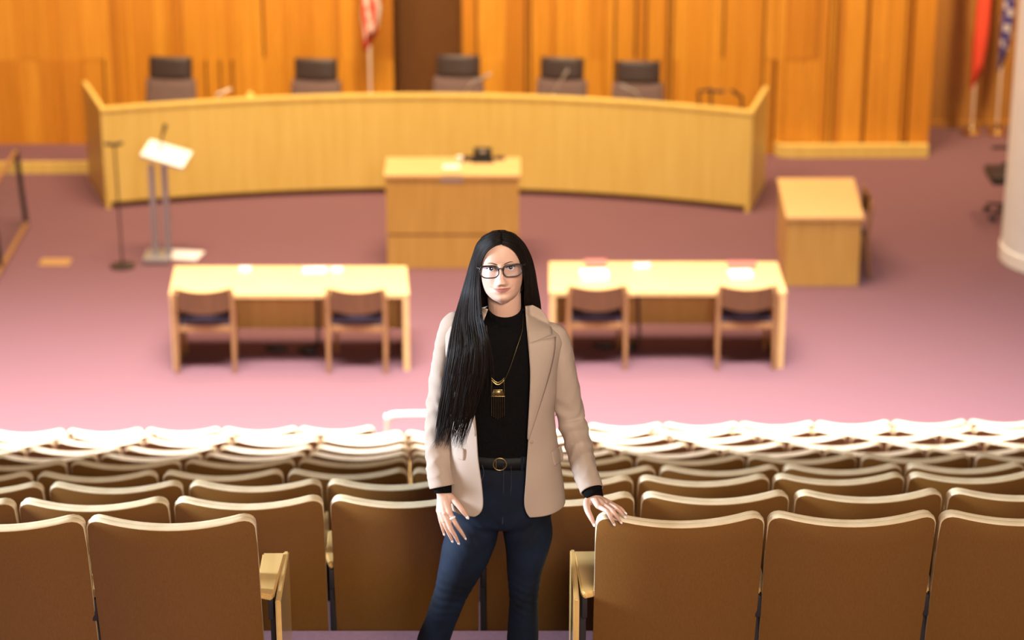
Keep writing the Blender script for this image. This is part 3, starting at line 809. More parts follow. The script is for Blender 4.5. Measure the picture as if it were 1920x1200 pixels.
# hands: joints as (px, py, dy)
HAND = {
 'L': dict(w=Lwr, mc=[(843, 961, -.112), (834, 963, -.108), (828, 961, -.100), (822.5, 958, -.090)],
   th=[(846, 934, -.085), (857, 944, -.105), (867, 957, -.118), (875, 968, -.122)],
   fi=[[(843, 961, -.112), (855, 983, -.125), (864, 996, -.125), (871, 1007, -.120)],
       [(834, 963, -.110), (845, 990, -.128), (853, 1004, -.128), (859, 1016, -.122)],
       [(828, 961, -.103), (835, 985, -.120), (841.5, 1000, -.122), (847, 1012, -.117)],
       [(822.5, 958, -.092), (826, 976, -.105), (829, 988, -.108), (832, 999, -.105)]]),
 'R': dict(w=Rwr, mc=[(1122, 949, -.235), (1130, 945, -.222), (1138, 943.5, -.208), (1143, 943, -.196)],
   th=[(1101, 941, -.200), (1101.5, 956, -.235), (1108, 970, -.262), (1113.5, 982, -.275)],
   fi=[[(1123, 950, -.235), (1138.5, 959, -.268), (1145, 970, -.281), (1150.5, 980.5, -.281)],
       [(1131, 946, -.222), (1148, 957.5, -.268), (1155.5, 967.5, -.279), (1162.5, 977, -.279)],
       [(1139, 944, -.208), (1155.5, 953, -.255), (1163, 960, -.266), (1170, 967, -.266)],
       [(1144, 943, -.196), (1158, 950, -.222), (1166, 955, -.234), (1171, 960, -.240)]])}
FR = [[.0090, .0080, .0069, .0052], [.0090, .0082, .0070, .0053], [.0086, .0077, .0066, .0050], [.0077, .0067, .0058, .0045]]
for hd in HAND.values():
    W0 = hd['w']
    for q, r in zip(hd['mc'], (.0105, .0105, .010, .0095)):
        e = wp(*q); m.tube([W0, W0.lerp(e, .45), e], [.0205, .0140, r], 12, smooth=4)
    m.tube([W0]+[wp(*q) for q in hd['th']], [.017, .0135, .0105, .0090, .0062], 12, smooth=4)
    e = [wp(*q) for q in hd['mc']]
    for a_, b_ in zip(e, e[1:]): m.tube([W0.lerp(a_, .78), W0.lerp(b_, .78)], .0095, 10)
    for q, r in zip(hd['fi'], FR):
        P = [wp(*t) for t in q]
        m.tube(P, r, 12, smooth=6)
        # knuckles
        m.ball(P[1], r[1]*1.07, n=12); m.ball(P[0]+Vector((0, -.001, .001)), r[0]*1.05, n=12)
body = m.build('person', [M['skin']], origin=ORG, smooth='all')
rm = body.modifiers.new('remesh', 'REMESH'); rm.mode = 'VOXEL'; rm.voxel_size = .0021; rm.use_smooth_shade = True
dg = bpy.context.evaluated_depsgraph_get(); dg.update()
me = bpy.data.meshes.new_from_object(body.evaluated_get(dg)); body.modifiers.clear()
me.materials.clear(); me.materials.append(M['skin'])
# vertex smoothing (numpy Laplacian, twice)
nv = len(me.vertices); co = np.empty(nv*3); me.vertices.foreach_get('co', co); co = co.reshape(-1, 3)
ed = np.empty(len(me.edges)*2, dtype=np.int64); me.edges.foreach_get('vertices', ed); ed = ed.reshape(-1, 2)
for it in range(2):
    acc = np.zeros_like(co); cnt = np.zeros(nv)
    np.add.at(acc, ed[:, 0], co[ed[:, 1]]); np.add.at(acc, ed[:, 1], co[ed[:, 0]])
    np.add.at(cnt, ed[:, 0], 1); np.add.at(cnt, ed[:, 1], 1)
    co = co*.55+.45*acc/np.maximum(cnt, 1)[:, None]
me.vertices.foreach_set('co', co.ravel())
Hi = np.array(HM.inverted()); wc = co+np.array(ORG)
hl = wc @ Hi[:3, :3].T + Hi[:3, 3]
lip = np.zeros(nv); blush = np.zeros(nv)
X_, Y_, Z_ = hl[:, 0], hl[:, 1], hl[:, 2]
ax_ = np.abs(X_); u_ = np.clip(ax_/.0285, 0, 1); zc_ = -.0685+.15*ax_*ax_/.028
up_ = .0066*(1-u_)**.7*(1-.22*np.exp(-(ax_/.003)**2)); dn_ = .0088*(1-u_*u_)**.8
e_ = np.minimum(up_-(Z_-zc_), (Z_-zc_)+dn_)
lip = np.clip(e_/.0016+.5, 0, 1)*(Y_ < -.05)*(ax_ < .0285)*(Z_ < -.045)*(Z_ > -.09)
blush = np.exp(-((ax_-.046)/.018)**2-((Z_+.036)/.020)**2)*(Y_ < 0)
at = me.attributes.new('lip', 'FLOAT', 'POINT'); at.data.foreach_set('value', lip.astype(np.float32))
at = me.attributes.new('blush', 'FLOAT', 'POINT'); at.data.foreach_set('value', blush.astype(np.float32))
me.polygons.foreach_set('use_smooth', np.ones(len(me.polygons), dtype=bool))
body.data = me; body.name = 'person'
tag(body, 'smiling woman with long dark hair, glasses, beige blazer and jeans standing among the seats', 'person')
PERSON = body
def pb(m, name, mt, label=None, smooth='all', parent=None):
    o = m.build(name, mt, parent or PERSON, smooth=smooth)
    # mesh was made in world coordinates
    for v in o.data.vertices: v.co -= ORG
    if label: o['label'] = label
    return o

# --- eyes, brows
for s_ in (-1, 1):
    m = MB(); c = Vector((s_*EX, -.0722, EZ)); R_ = .0124
    n = 28; rings = []
    for i in range(n+1):
        a = PI*i/n+.0001; rings.append([(H(*(c+Vector((R_*math.sin(a)*math.cos(2*PI*k/n), -R_*math.cos(a), R_*math.sin(a)*math.sin(2*PI*k/n)))))) for k in range(n)])
    m.loft(rings)
    inv = HM.inverted(); look = Vector((0.004, -1, .03)).normalized()
    for f_ in m.bm.faces:
        d = (inv @ f_.calc_center_median() - c).normalized(); an = math.acos(max(-1, min(1, d.dot(look))))*R_
        f_.material_index = 2 if an < .0028 else (1 if an < .0064 else 0)
    pb(m, 'eye', [M['sclera'], M['iris'], M['pupil']], 'dark green-grey eye')
    m = MB(); P, R2 = [], []
    for t, z, r in ((.0110, .0110, .0016), (.018, .0142, .0022), (.028, .0175, .0021), (.038, .0168, .0016), (.048, .0105, .0006)):
        x = s_*t; y = -.0905 - face_disp(x, z); q = head_pt(math.asin(max(-1, min(1, x/.0705))), z); P.append(H(x, q.y+.0004, z)); R2.append(r)
    m.tube(P, R2, 10, smooth=6, flat=1.0); pb(m, 'eyebrow', M['brow'], 'dark arched eyebrow')
    m = MB(); P = []
    for i in range(13):
        u = -1+2*i/12; ax = EX+u*.0152; x = s_*ax; z = EZ+.0012*u+.0054*(1-u*u)**.75+.0004
        q = head_pt(math.asin(x/.0700), z); P.append(H(x, q.y-.0012 if abs(u) > .9 else -.0870-.0004, z))
    m.tube(P, .0013, 6); pb(m, 'eyelash', M['pupil'])

# --- glasses
gl = None
m = MB()
def lens_out(s_, k=1.0, n=40):
    pts = []
    for i in range(n):
        a = 2*PI*i/n; ca, sa = math.cos(a), math.sin(a)
        x = .0292*k*math.copysign(abs(ca)**.55, ca); z = .0188*k*math.copysign(abs(sa)**.62, sa)
        if sa < 0: x *= 1-.16*abs(sa)
        x += .0010*sa; 
        if ca > 0 and sa > 0: z += .0022*ca       # upswept outer corner
        X = s_*(.0362+x); pts.append(Vector((X, -.1085+2.2*(X*X)*1.15, -.0085+z)))
    return pts
for s_ in (-1, 1):
    P = lens_out(s_); P.append(P[0]); P.append(P[1])
    R_ = [.0019 if p.z < -.0085 else .0030 for p in P]
    m.tube([H(*p) for p in P], R_, 8, cap='none')
    P = [Vector((s_*.0625, -.1000, .0055)), Vector((s_*.0700, -.0950, .006)), Vector((s_*.0745, -.080, .006)), Vector((s_*.0765, -.03, .004)), Vector((s_*.076, .02, -.002)), Vector((s_*.074, .045, -.02))]
    m.tube([H(*p) for p in P], [.0021, .0022, .0019, .0018, .0018, .0024], 8, smooth=4)
m.tube([H(-.0085, -.1090, -.002), H(-.004, -.1110, .0008), H(.004, -.1110, .0008), H(.0085, -.1090, -.002)], [.0026, .0019, .0019, .0026], 8, smooth=5)
gl = pb(m, 'glasses', M['frame'], 'dark tortoiseshell-rimmed glasses')
for s_ in (-1, 1):
    m = MB(); P = lens_out(s_, .98); c = sum(P, Vector())/len(P)
    vs = [m.bm.verts.new(H(*p)) for p in P]; vs2 = [m.bm.verts.new(H(*(p+Vector((0, .0012, 0))))) for p in P]
    m.bm.faces.new(vs); m.bm.faces.new(vs2[::-1])
    for i in range(len(vs)): m.bm.faces.new((vs[i], vs2[i], vs2[(i+1) % len(vs)], vs[(i+1) % len(vs)]))
    pb(m, 'lens', M['lens'], smooth=False, parent=gl)

# --- torso surface functions shared by the clothes
LV = [ # py on the centre plane, centre px, half width, half depth front, half depth back
 (585, 948, .060, .050, .060), (592, 948, .085, .058, .075), (601, 947, .135, .080, .090), (612, 945, .172, .098, .098), (628, 944, .186, .110, .104), (660, 943, .182, .122, .108),
 (700, 943, .172, .130, .108), (760, 943, .160, .122, .104), (830, 944, .172, .116, .106), (900, 947, .189, .124, .112), (952, 949, .192, .130, .116), (990, 949, .194, .130, .118)]
LZ = [wp(l[1], l[0], 0) for l in LV]
Zk = [v.z for v in LZ][::-1]
def lv(z):
    return [float(np.interp(z, Zk, [q for q in a][::-1])) for a in ([v.x for v in LZ], [l[2] for l in LV], [l[3] for l in LV], [l[4] for l in LV])]
ZSH, ZWA = LZ[3].z, LZ[7].z
def shear(x, z):
    """right shoulder sits lower in the photo"""
    k = max(0, min(1, (z-ZWA)/(ZSH-ZWA))); return -.085*(x-ORG.x)*k
def torso_y(x, z, off=0):
    z0 = z - shear(x, z); xc_, a, bf, bb = lv(z0)
    u = min(1, abs(x-xc_)/(a+off)); return YW-(bf+off)*(1-u**2.3)**(1/2.1)
def surf(px, py, off=0.0):
    dy = -.12
    for _ in range(9):
        p = wp(px, py, dy); dy = .5*dy+.5*(torso_y(p.x, p.z, off)-YW)
    return wp(px, py, dy)

# --- sweater
m = MB(); rings = []
def tring(z, off, n=48):
    xc_, a, bf, bb = lv(z); rg = []
    for k in range(n):
        t = 2*PI*k/n; s_, c_ = math.sin(t), math.cos(t)
        x = xc_+(a+off)*math.copysign(abs(s_)**.9, s_); y = -(bf+off)*math.copysign(abs(c_)**.9, c_) if c_ > 0 else -(bb+off)*c_
        rg.append((x, YW+y, z+shear(x, z)))
    return rg
ztopN = wp(948, 566, 0).z
for (px, py, a, b_, cy, tilt) in ((947, 575, .0520, .053, -.006, .30), (947, 578, .0590, .060, -.006, .30), (947, 588, .0600, .062, -.003, .2), (948, 598, .070, .066, 0, .1)):
    c = wp(px, py, cy); rings.append([(c.x+a*math.sin(2*PI*k/48), c.y-b_*math.cos(2*PI*k/48), c.z-tilt*b_*math.cos(2*PI*k/48)) for k in range(48)])
for l, z in zip(LV[2:], [v.z for v in LZ[2:]]):
    if l[0] > 880: break
    rings.append(tring(z, -.016 if l[0] > 605 else -.02))
rings.append(tring(wp(943, 872).z, -.03))
m.loft(rings, cap=False)
sw = pb(m, 'sweater', M['knit'], 'black turtleneck sweater'); md = sw.modifiers.new('thick', 'SOLIDIFY'); md.thickness = .003; md.offset = -1
sb = sw.modifiers.new('sub', 'SUBSURF'); sb.levels = 1; sb.render_levels = 1
# sweater cuffs
for nm, A, B_, r0, r1 in (('cuff', Lwr+(Lel-Lwr)*.11, Lwr.lerp(wp(*HAND['L']['mc'][1]), .06), .031, .0285), ('cuff', Rwr+(Rel-Rwr)*.12, Rwr.lerp(wp(*HAND['R']['mc'][1]), .10), .033, .0295)):
    m = MB(); m.tube([A, A.lerp(B_, .5), B_], [r0, (r0+r1)/2, r1], 24, smooth=3, cap='none')
    o = pb(m, 'sweater_cuff', M['knit'], parent=sw)

# --- jeans
m = MB()
m.loft([ringz(943, 858, .132, .096, 0), ringz(943, 880, .142, .104, 0), ringz(943, 920, .163, .112, .005), ringz(943, 950, .170, .114, .008), ringz(943, 966, .156, .106, .008), ringz(943, 976, .115, .085, .008), ringz(943, 981, .05, .05, .008)])
for k in 'lr': m.tube([wp(*p) for p in LEG[k]], LR[k], 28, smooth=5, up=(0, -1, 0), flat=1.1)
jeans = m.build('jeans', M['jeans'], None, smooth='all')
rm = jeans.modifiers.new('remesh', 'REMESH'); rm.mode = 'VOXEL'; rm.voxel_size = .0055
dg = bpy.context.evaluated_depsgraph_get(); dg.update()
jm = bpy.data.meshes.new_from_object(jeans.evaluated_get(dg)); jeans.modifiers.clear()
nv = len(jm.vertices); co = np.empty(nv*3); jm.vertices.foreach_get('co', co); co = co.reshape(-1, 3)
ed = np.empty(len(jm.edges)*2, dtype=np.int64); jm.edges.foreach_get('vertices', ed); ed = ed.reshape(-1, 2)
for it in range(16):
    acc = np.zeros_like(co); cnt = np.zeros(nv)
    np.add.at(acc, ed[:, 0], co[ed[:, 1]]); np.add.at(acc, ed[:, 1], co[ed[:, 0]])
    np.add.at(cnt, ed[:, 0], 1); np.add.at(cnt, ed[:, 1], 1)
    co = co*.5+.5*acc/np.maximum(cnt, 1)[:, None]
# creases around knees and hips
kn = [wp(846, 1108, 0), wp(982, 1108, 0)]; hp = wp(943, 975, 0)
for kc in kn:
    d = co-np.array(kc); wgt = np.exp(-(d[:, 2]/.085)**2)*(np.abs(d[:, 0]) < .1)
    wv = np.sin(d[:, 2]*210+np.sin(d[:, 0]*40+kc.x*9)*1.8+d[:, 0]*38)
    co[:, 1] -= .0008*wgt*wv; co[:, 0] += .0006*wgt*wv*np.sign(d[:, 0])
d = co-np.array(hp); wgt = np.exp(-(d[:, 2]/.07)**2); wv = np.sin((np.abs(d[:, 0])*.9-d[:, 2]*.8)*170)
co[:, 1] -= .0010*wgt*wv
co -= np.array(ORG); jm.vertices.foreach_set('co', co.ravel())
jm.materials.clear(); jm.materials.append(M['jeans']); jm.polygons.foreach_set('use_smooth', np.ones(len(jm.polygons), dtype=bool))
jeans.data = jm; jeans.parent = PERSON; jeans['label'] = 'dark blue denim jeans'
def jsurf(px, py, off=.0):
    # nearest front point of the jeans/hip ring
    d = wp(px, py, -.11)
    u = min(.98, abs(d.x-ORG.x)/.172); y = YW+.0090-.113*(1-u**2.3)**(.5)-off
    return ony(px, py, y)
m = MB()
m.tube([jsurf(944, y) for y in (874, 900, 925, 942)], .0011, 6, smooth=4)
m.tube([jsurf(x, y) for x, y in ((958, 874), (959, 905), (957, 928), (950, 940), (944, 945))], .0009, 6, smooth=4)
m.tube([jsurf(x, y) for x, y in ((944, 942), (943, 965), (942, 982))], .0016, 6, smooth=4)
m.tube([jsurf(x, y) for x, y in ((904, 872), (907, 888), (902, 905))], .0014, 6, smooth=4)
pb(m, 'seam', M['denim_seam'], parent=None)
# boots
for k, x0 in (('l', 792), ('r', 976)):
    c = wp(x0, 1290, 0); m = MB(); rings = []
    for (yy, zz0, zz1, hw) in ((.06, .0, .16, .030), (.03, .0, .17, .037), (-.03, .0, .15, .037), (-.08, .0, .08, .040), (-.13, .0, .055, .040), (-.17, .0, .045, .033), (-.19, .0, .03, .018)):
        rings.append([(c.x+hw*math.cos(2*PI*j/16), c.y+yy, ZF+zz0+(zz1-zz0)*(.5+.5*math.copysign(abs(math.sin(2*PI*j/16))**.6, math.sin(2*PI*j/16)))) for j in range(16)])
    m.loft(rings); pb(m, 'boot', M['boot'], 'dark ankle boot')

# --- belt
m = MB(); rr = []
NB = 64
rings = [[], [], [], []]
cb = wp(943, 861, 0)
for k in range(NB+1):
    t = 2*PI*k/NB; p = .85
    def e(a, b, z): return (cb.x+a*math.copysign(abs(math.sin(t))**p, math.sin(t)), cb.y-b*math.copysign(abs(math.cos(t))**p, math.cos(t)), z)
    z = cb.z+.030; rings[0].append(e(.139, .103, z-.018)); rings[1].append(e(.139, .103, z+.018)); rings[2].append(e(.135, .099, z+.018)); rings[3].append(e(.135, .099, z-.018))
m.loft([list(x) for x in zip(*rings)], cap=False)
belt = pb(m, 'belt', M['belt'], 'black leather belt')
bz = cb.z+.030; by_ = cb.y-.108; bx_ = ony(937, 856, by_).x
m = MB(); m.tube([(bx_+.0215*math.cos(2*PI*k/32), by_, bz+.0215*math.sin(2*PI*k/32)) for k in range(34)], .0021, 8, cap='none')
m.tube([(bx_-.012, by_, bz-.012), (bx_-.012, by_, bz+.012)], .0016, 6)
pb(m, 'buckle', M['gold'], 'round gold ring buckle', parent=belt)
for x in (979, 986):
    q = ony(x, 856, YW-.096); m = MB(); m.box(q.x-.004, q.x+.004, q.y-.002, q.y+.006, bz-.026, bz+.022); pb(m, 'belt_loop', M['jeans'], smooth=False, parent=belt)

# --- blazer body
def edge(pts):
    P = [surf(x, y, .004) for x, y in pts]; P.sort(key=lambda p: p.z)
    return [p.z for p in P], [p.x for p in P]
RE = edge([(984, 580), (988, 610), (990, 640), (994, 690), (993, 740), (990, 790), (988, 850), (985, 900), (983, 935), (984, 950), (988, 963), (995, 972), (1004, 977)])
LE = edge([(915, 584), (905, 610), (893, 650), (887, 690), (888, 740), (893, 800), (898, 860), (903, 910), (906, 938), (906, 950), (903, 959), (897, 966), (888, 970)])
zhem = surf(950, 973, .004).z
def hem(x): return zhem + .010*math.exp(-((x-ORG.x+.16)/.08)**2)
zt_ = LZ[0].z
NL = 64; NS = 72
grid = []
for i in range(NL+1):
    s_ = i/NL
    row = []
    for k in range(NS+1):
        u = k/NS
        # start at right opening going round the back to the left opening
        zb_ = zhem
        z = zb_+(zt_-zb_)*s_
        xc_, a, bf, bb = lv(z); a += .004; bf += .004; bb += .004
        xr = np.interp(z, *RE); xl = np.interp(z, *LE)
        def ang(x):
            q = max(-.999, min(.999, (x-xc_)/a)); q = math.copysign(abs(q)**(1/.9), q); return math.asin(q)
        aR, aL = ang(xr), ang(xl)+2*PI
        # even out: more samples in front
        t = aR+(aL-aR)*(u-.06*math.sin(4*PI*u))
        sn, cs = math.sin(t), math.cos(t)
        x = xc_+a*math.copysign(abs(sn)**.9, sn)
        y = -bf*math.copysign(abs(cs)**.9, cs) if cs > 0 else -bb*cs
        fr = max(0, cs)
        # soft vertical folds and waist shaping
        fold = .0035*math.sin(x*46+z*9)*max(0, min(1, (ZWA+.05-z)/.15))+.0018*math.sin(x*23-z*31)
        r = Vector((x-xc_, y, 0)).normalized()*fold
        row.append((x+r.x, YW+y+r.y, z+shear(x, z)))
    grid.append(row)
m = MB(); m.loft(grid, closed=False, cap=False)
jk = pb(m, 'blazer', M['jacket'], 'open beige blazer')
md = jk.modifiers.new('thick', 'SOLIDIFY'); md.thickness = .004; md.offset = 1
sb = jk.modifiers.new('sub', 'SUBSURF'); sb.levels = 1; sb.render_levels = 1

def patch(A, B_, off, nx=10, bow=0.0, thick=.0035, sub=4):
    """cloth patch between two pixel polylines on the torso surface"""
    PA, _ = resample([Vector((x, y, 0)) for x, y in A], [0]*len(A), sub); PB, _ = resample([Vector((x, y, 0)) for x, y in B_], [0]*len(B_), sub)
    rows = []
    for p, q in zip(PA, PB):
        r = []
        for i in range(nx+1):
            t = i/nx; c = p.lerp(q, t); r.append(surf(c.x, c.y, off+bow*math.sin(PI*min(1, t*1.0))))
        rows.append(r)
    m = MB(); m.loft(rows, closed=False, cap=False); return m
def addpatch(m, name, mt, label=None, parent=None, thick=.003):
    o = pb(m, name, mt, label, parent=parent); md = o.modifiers.new('thick', 'SOLIDIFY'); md.thickness = thick; md.offset = 0
    return o
# lapels (inner edge, outer edge), collar
m = patch([(990, 642), (992, 665), (994, 700), (993, 740), (991, 780), (989, 822)], [(1042, 631), (1040, 660), (1031, 700), (1019, 740), (1006, 780), (991, 826)], .010, bow=.003)
addpatch(m, 'lapel', M['jacket'], parent=jk)
m = patch([(985, 574), (986, 590), (987, 610), (989, 628), (991, 645)], [(999, 572), (1016, 582), (1027, 598), (1033, 612), (1036, 627)], .012, bow=.004)
addpatch(m, 'collar', M['jacket'], parent=jk)
m = patch([(893, 650), (888, 680), (887, 715), (888, 750), (890, 785), (893, 815)], [(862, 634), (860, 665), (865, 700), (872, 735), (880, 775), (891, 818)], .010, bow=.003)
addpatch(m, 'lapel', M['jacket'], parent=jk)
m = patch([(915, 580), (909, 596), (902, 615), (897, 632), (893, 648)], [(898, 576), (884, 586), (875, 600), (869, 615), (866, 632)], .012, bow=.004)
addpatch(m, 'collar', M['jacket'], parent=jk)
m = patch([(1033, 848), (1035, 856), (1037, 866), (1040, 874)], [(1052, 834), (1055, 846), (1056, 856), (1056, 862)], .0075, nx=6); addpatch(m, 'pocket_flap', M['jacket'], parent=jk)
m = patch([(848, 836), (848, 844), (849, 852), (851, 858)], [(870, 842), (871, 850), (871, 857), (870, 863)], .0075, nx=6); addpatch(m, 'pocket_flap', M['jacket'], parent=jk)
q = surf(997, 829, .010); m = MB(); m.ball(q, .0062, n=14, sc=(1, .5, 1)); pb(m, 'button', mat('tan_button', (.32, .21, .14), .35), 'small tan button', parent=jk)
# shoulder seam & dart lines
m = MB(); m.tube([surf(x, y, .0055) for x, y in ((1046, 655), (1043, 690), (1041, 730), (1042, 780))], .0012, 6, smooth=3)
pb(m, 'seam', M['jacket'], parent=jk)

# --- sleeves
def sleeve(path, radii, seed, seamx, name):
    P, R_ = resample([Vector(p) for p in path], radii, 14)
    n = 44; rings = []; L = 0
    nvv = Vector((0, -1, 0)); r_ = random.Random(seed)
    tot = len(P)
    for i, p in enumerate(P):
        t = (P[min(i+1, tot-1)]-P[max(i-1, 0)]).normalized(); nvv = (nvv-t*nvv.dot(t)).normalized(); bv = t.cross(nvv)
        s_ = i/(tot-1); rg = []
        for k in range(n):
            a = 2*PI*k/n
            f1 = 1-2*abs(math.sin(s_*44+1.9*math.sin(a+seed)+1.1*math.sin(2*a+s_*11)))**.75
            f1 += .5*(1-2*abs(math.sin(s_*31-2.6*math.sin(a+seed*2)+.6*math.sin(3*a))))
            wgt = .0027*(math.exp(-((s_-.56)/.17)**2)+.55*math.exp(-((s_-.82)/.12)**2)+.25*math.exp(-((s_-.2)/.2)**2))
            f2 = .0020*math.sin(3*a+s_*14+seed)
            r = R_[i]+wgt*f1+f2*(1-abs(2*s_-1)**6)
            rg.append(p+nvv*(r*1.02*math.cos(a))+bv*(r*math.sin(a)))
        rings.append(rg)
    m = MB(); m.loft(rings, cap=False)
    o = pb(m, 'sleeve', M['jacket'], parent=jk); md = o.modifiers.new('thick', 'SOLIDIFY'); md.thickness = .0035; md.offset = -1
    return o
cL = Lwr+(Lel-Lwr)*.06; cR = Rwr+(Rel-Rwr)*.09
sleeve([wp(868, 600, .0), wp(852, 611, .002), wp(842, 650, .005), wp(834, 700, .015), wp(827, 765, .03), wp(823, 830, -.004), wp(824, 880, -.045), cL], [.030, .043, .0485, .050, .0475, .047, .045, .0435], 1.3, 0, 'l')
sleeve([wp(1020, 618, .0), wp(1038, 631, .002), wp(1048, 665, .004), wp(1057, 715, .012), wp(1070, 785, .02), wp(1086, 840, -.05), wp(1098, 885, -.12), cR], [.030, .043, .0485, .0495, .0470, .0445, .0410, .0385], 4.1, 0, 'r')

# --- necklace
m = MB(); m.tube([surf(x, y, .0) for x, y in ((981, 588), (979, 620), (968, 655), (956, 690), (946, 713))], .0011, 6, smooth=6)
m.tube([surf(x, y, .0) for x, y in ((912, 610), (917, 660), (920, 690), (922, 713))], .0011, 6, smooth=6)
nkl = pb(m, 'necklace', M['antique'], 'long antique gold fringe necklace')
m = MB()
P = [surf(922+23*i/10, 713+8*math.sin(PI*i/10), .004) for i in range(11)]; m.tube(P, [.0018+.0014*math.sin(PI*i/10) for i in range(11)], 8)
P = [surf(922+23*i/10, 709+8*math.sin(PI*i/10), .004) for i in range(11)]; m.tube(P, .0014, 8)
pb(m, 'crescent_pendant', M['gold'], parent=nkl)
m = MB()
for x in (922, 945): m.tube([surf(x, 714, .003), surf(x+(-.5 if x < 930 else .5), 740, .003)], .0009, 6)
q = [surf(x, y, .004) for x, y in ((925, 731), (942, 731), (946, 743), (921, 743))]
vs = [m.bm.verts.new(p) for p in q]; vs2 = [m.bm.verts.new(p+Vector((0, .002, 0))) for p in q]
m.bm.faces.new(vs); m.bm.faces.new(vs2[::-1])
for i in range(4): m.bm.faces.new((vs[i], vs2[i], vs2[(i+1) % 4], vs[(i+1) % 4]))
for i in range(8): m.tube([surf(925.5+16*i/7, 731, .0055), surf(922+23.5*i/7, 743, .0055)], .0007, 5)
m.tube([surf(925, 731, .0055), surf(942, 731, .0055)], .0012, 6); m.tube([surf(921, 743, .0055), surf(946, 743, .0055)], .0014, 6)
pb(m, 'fan_pendant', M['gold'], parent=nkl)
for i in range(7):
    x = 922+23.5*i/6; m = MB(); y1 = 786-2*abs(i-3); m.tube([surf(x, 744+ (y1-744)*j/6, .003) for j in range(7)], [.0011, .0013]*3+[.0011], 6)
    pb(m, 'fringe_chain', M['antique'], parent=nkl)

# --- rings and nails
def fing(hd, i, a, b, t): P = [wp(*q) for q in HAND[hd]['fi'][i]]; return P[a].lerp(P[b], t), (P[b]-P[a]).normalized()
def finger_ring(c, d, r, th, mt, label, flat=1):
    m = MB(); u = d.orthogonal().normalized(); v = d.cross(u)
    w_ = th*flat
    rings = []
    for k in range(25):
        a = 2*PI*k/24; e = u*math.cos(a)+v*math.sin(a)
        rings.append([c+e*(r)-d*w_, c+e*(r+th*.6)-d*w_*.8, c+e*(r+th*.6)+d*w_*.8, c+e*r+d*w_])
    m.loft(rings, cap=False); pb(m, 'finger_ring', mt, label)
c, d = fing('L', 0, 0, 1, .45); finger_ring(c, d, .0090, .0028, M['ringwhite'], 'wide white finger ring', 1.2)
c, d = fing('L', 2, 0, 1, .72); finger_ring(c, d, .0083, .0012, M['gold'], 'thin gold finger ring', .8)
view = Vector((0, 0, CZ))
for hd in 'LR':
    for q, rr_ in [(f_, FR[i][3]) for i, f_ in enumerate(HAND[hd]['fi'])]+[(HAND[hd]['th'], .0068)]:
        P = [wp(*t) for t in q]; d = (P[-1]-P[-2]).normalized(); tip = P[-1]
        n_ = (view-tip).normalized(); n_ = (n_-d*n_.dot(d)).normalized(); s2 = d.cross(n_)
        m = MB(); rg = []
        c = tip+n_*(rr_*.62)+d*.0015
        N = 10; rings = []
        for i in range(N+1):
            u = -1+2*i/N; hw = rr_*.86*math.sqrt(max(.02, 1-abs(u)**2.4)); cc_ = c+d*(u*.0085+.002)-n_*(.0012*u*u)
            rings.append([cc_-s2*hw-n_*rr_*.30, cc_-s2*hw*.55+n_*rr_*.10, cc_+n_*rr_*.24, cc_+s2*hw*.55+n_*rr_*.10, cc_+s2*hw-n_*rr_*.30, cc_-n_*rr_*.2])
        m.loft(rings); pb(m, 'fingernail', M['nail'])

# --- hair
GL = [[(939, 458, -.092), (928, 461, -.092), (914, 471, -.086), (905, 488, -.074), (901, 512, -.060), (900, 545, -.062), (903, 590, -.110), (912, 640, -.160), (910, 700, -.168), (893, 765, -.165), (872, 832, -.160)],
      [(938.5, 447, -.080), (923, 450, -.080), (906, 464, -.062), (895, 487, -.045), (889, 515, -.03), (886, 550, -.04), (884, 595, -.09), (890, 650, -.158), (884, 710, -.166), (868, 775, -.163), (851, 832, -.158)],
      [(938, 437, -.05), (918, 440, -.04), (900, 456, -.02), (887, 486, 0), (880, 518, 0), (872, 555, -.01), (864, 600, -.07), (860, 655, -.145), (850, 715, -.156), (840, 775, -.152), (832, 828, -.148)],
      [(938, 432, .02), (915, 439, .02), (898, 457, .03), (884, 490, .035), (875, 522, .03), (864, 560, .01), (851, 605, -.05), (840, 660, -.115), (831, 720, -.130), (823, 775, -.130), (816, 835, -.125)]]
GR = [[(941.5, 458, -.092), (952, 461, -.092), (964, 469, -.086), (974, 483, -.074), (981, 506, -.058), (985, 535, -.040), (984, 560, -.02), (984, 590, .03), (984, 640, .135), (984, 700, .14)],
      [(942, 447, -.080), (957, 450, -.078), (973, 461, -.060), (984, 481, -.04), (992, 507, -.02), (995, 535, -.01), (996, 562, .01), (997, 592, .05), (997, 640, .135), (996, 700, .14)],
      [(942, 437, -.05), (960, 440, -.04), (978, 454, -.015), (991, 478, .01), (998, 507, .02), (1002, 535, .03), (1006, 563, .05), (1009, 590, .075), (1010, 640, .14), (1008, 700, .14)],
      [(942, 432, .03), (962, 438, .03), (981, 456, .035), (994, 481, .04), (1001, 508, .045), (1005, 536, .05), (1010, 565, .065), (1013, 592, .09), (1014, 640, .145), (1011, 700, .145)]]
def gpath(G, u):
    x = u*(len(G)-1); i = min(int(x), len(G)-2); t = x-i
    return [Vector(a)*(1-t)+Vector(b)*t for a, b in zip(G[i], G[i+1])]
m = MB(); rh = random.Random(5)
HMI = HM.inverted()
def hpush(q, off):
    p = HMI @ q
    if p.z > .1075+off or p.z < -.10: return q
    z = min(p.z, .1075); w_ = np.interp(z, zs_, ws_)+off; yy = (-np.interp(z, zs_, yf_) if p.y < 0 else np.interp(z, zs_, yb_))+off
    r = math.hypot(p.x/w_, p.y/yy)
    if r >= 1 or r < .05: return q
    if p.z > .095 and r < .9: return HM @ Vector((p.x, p.y, max(p.z, .1075+off*.8-.018*r*r)))
    return HM @ Vector((p.x/r, p.y/r, p.z))
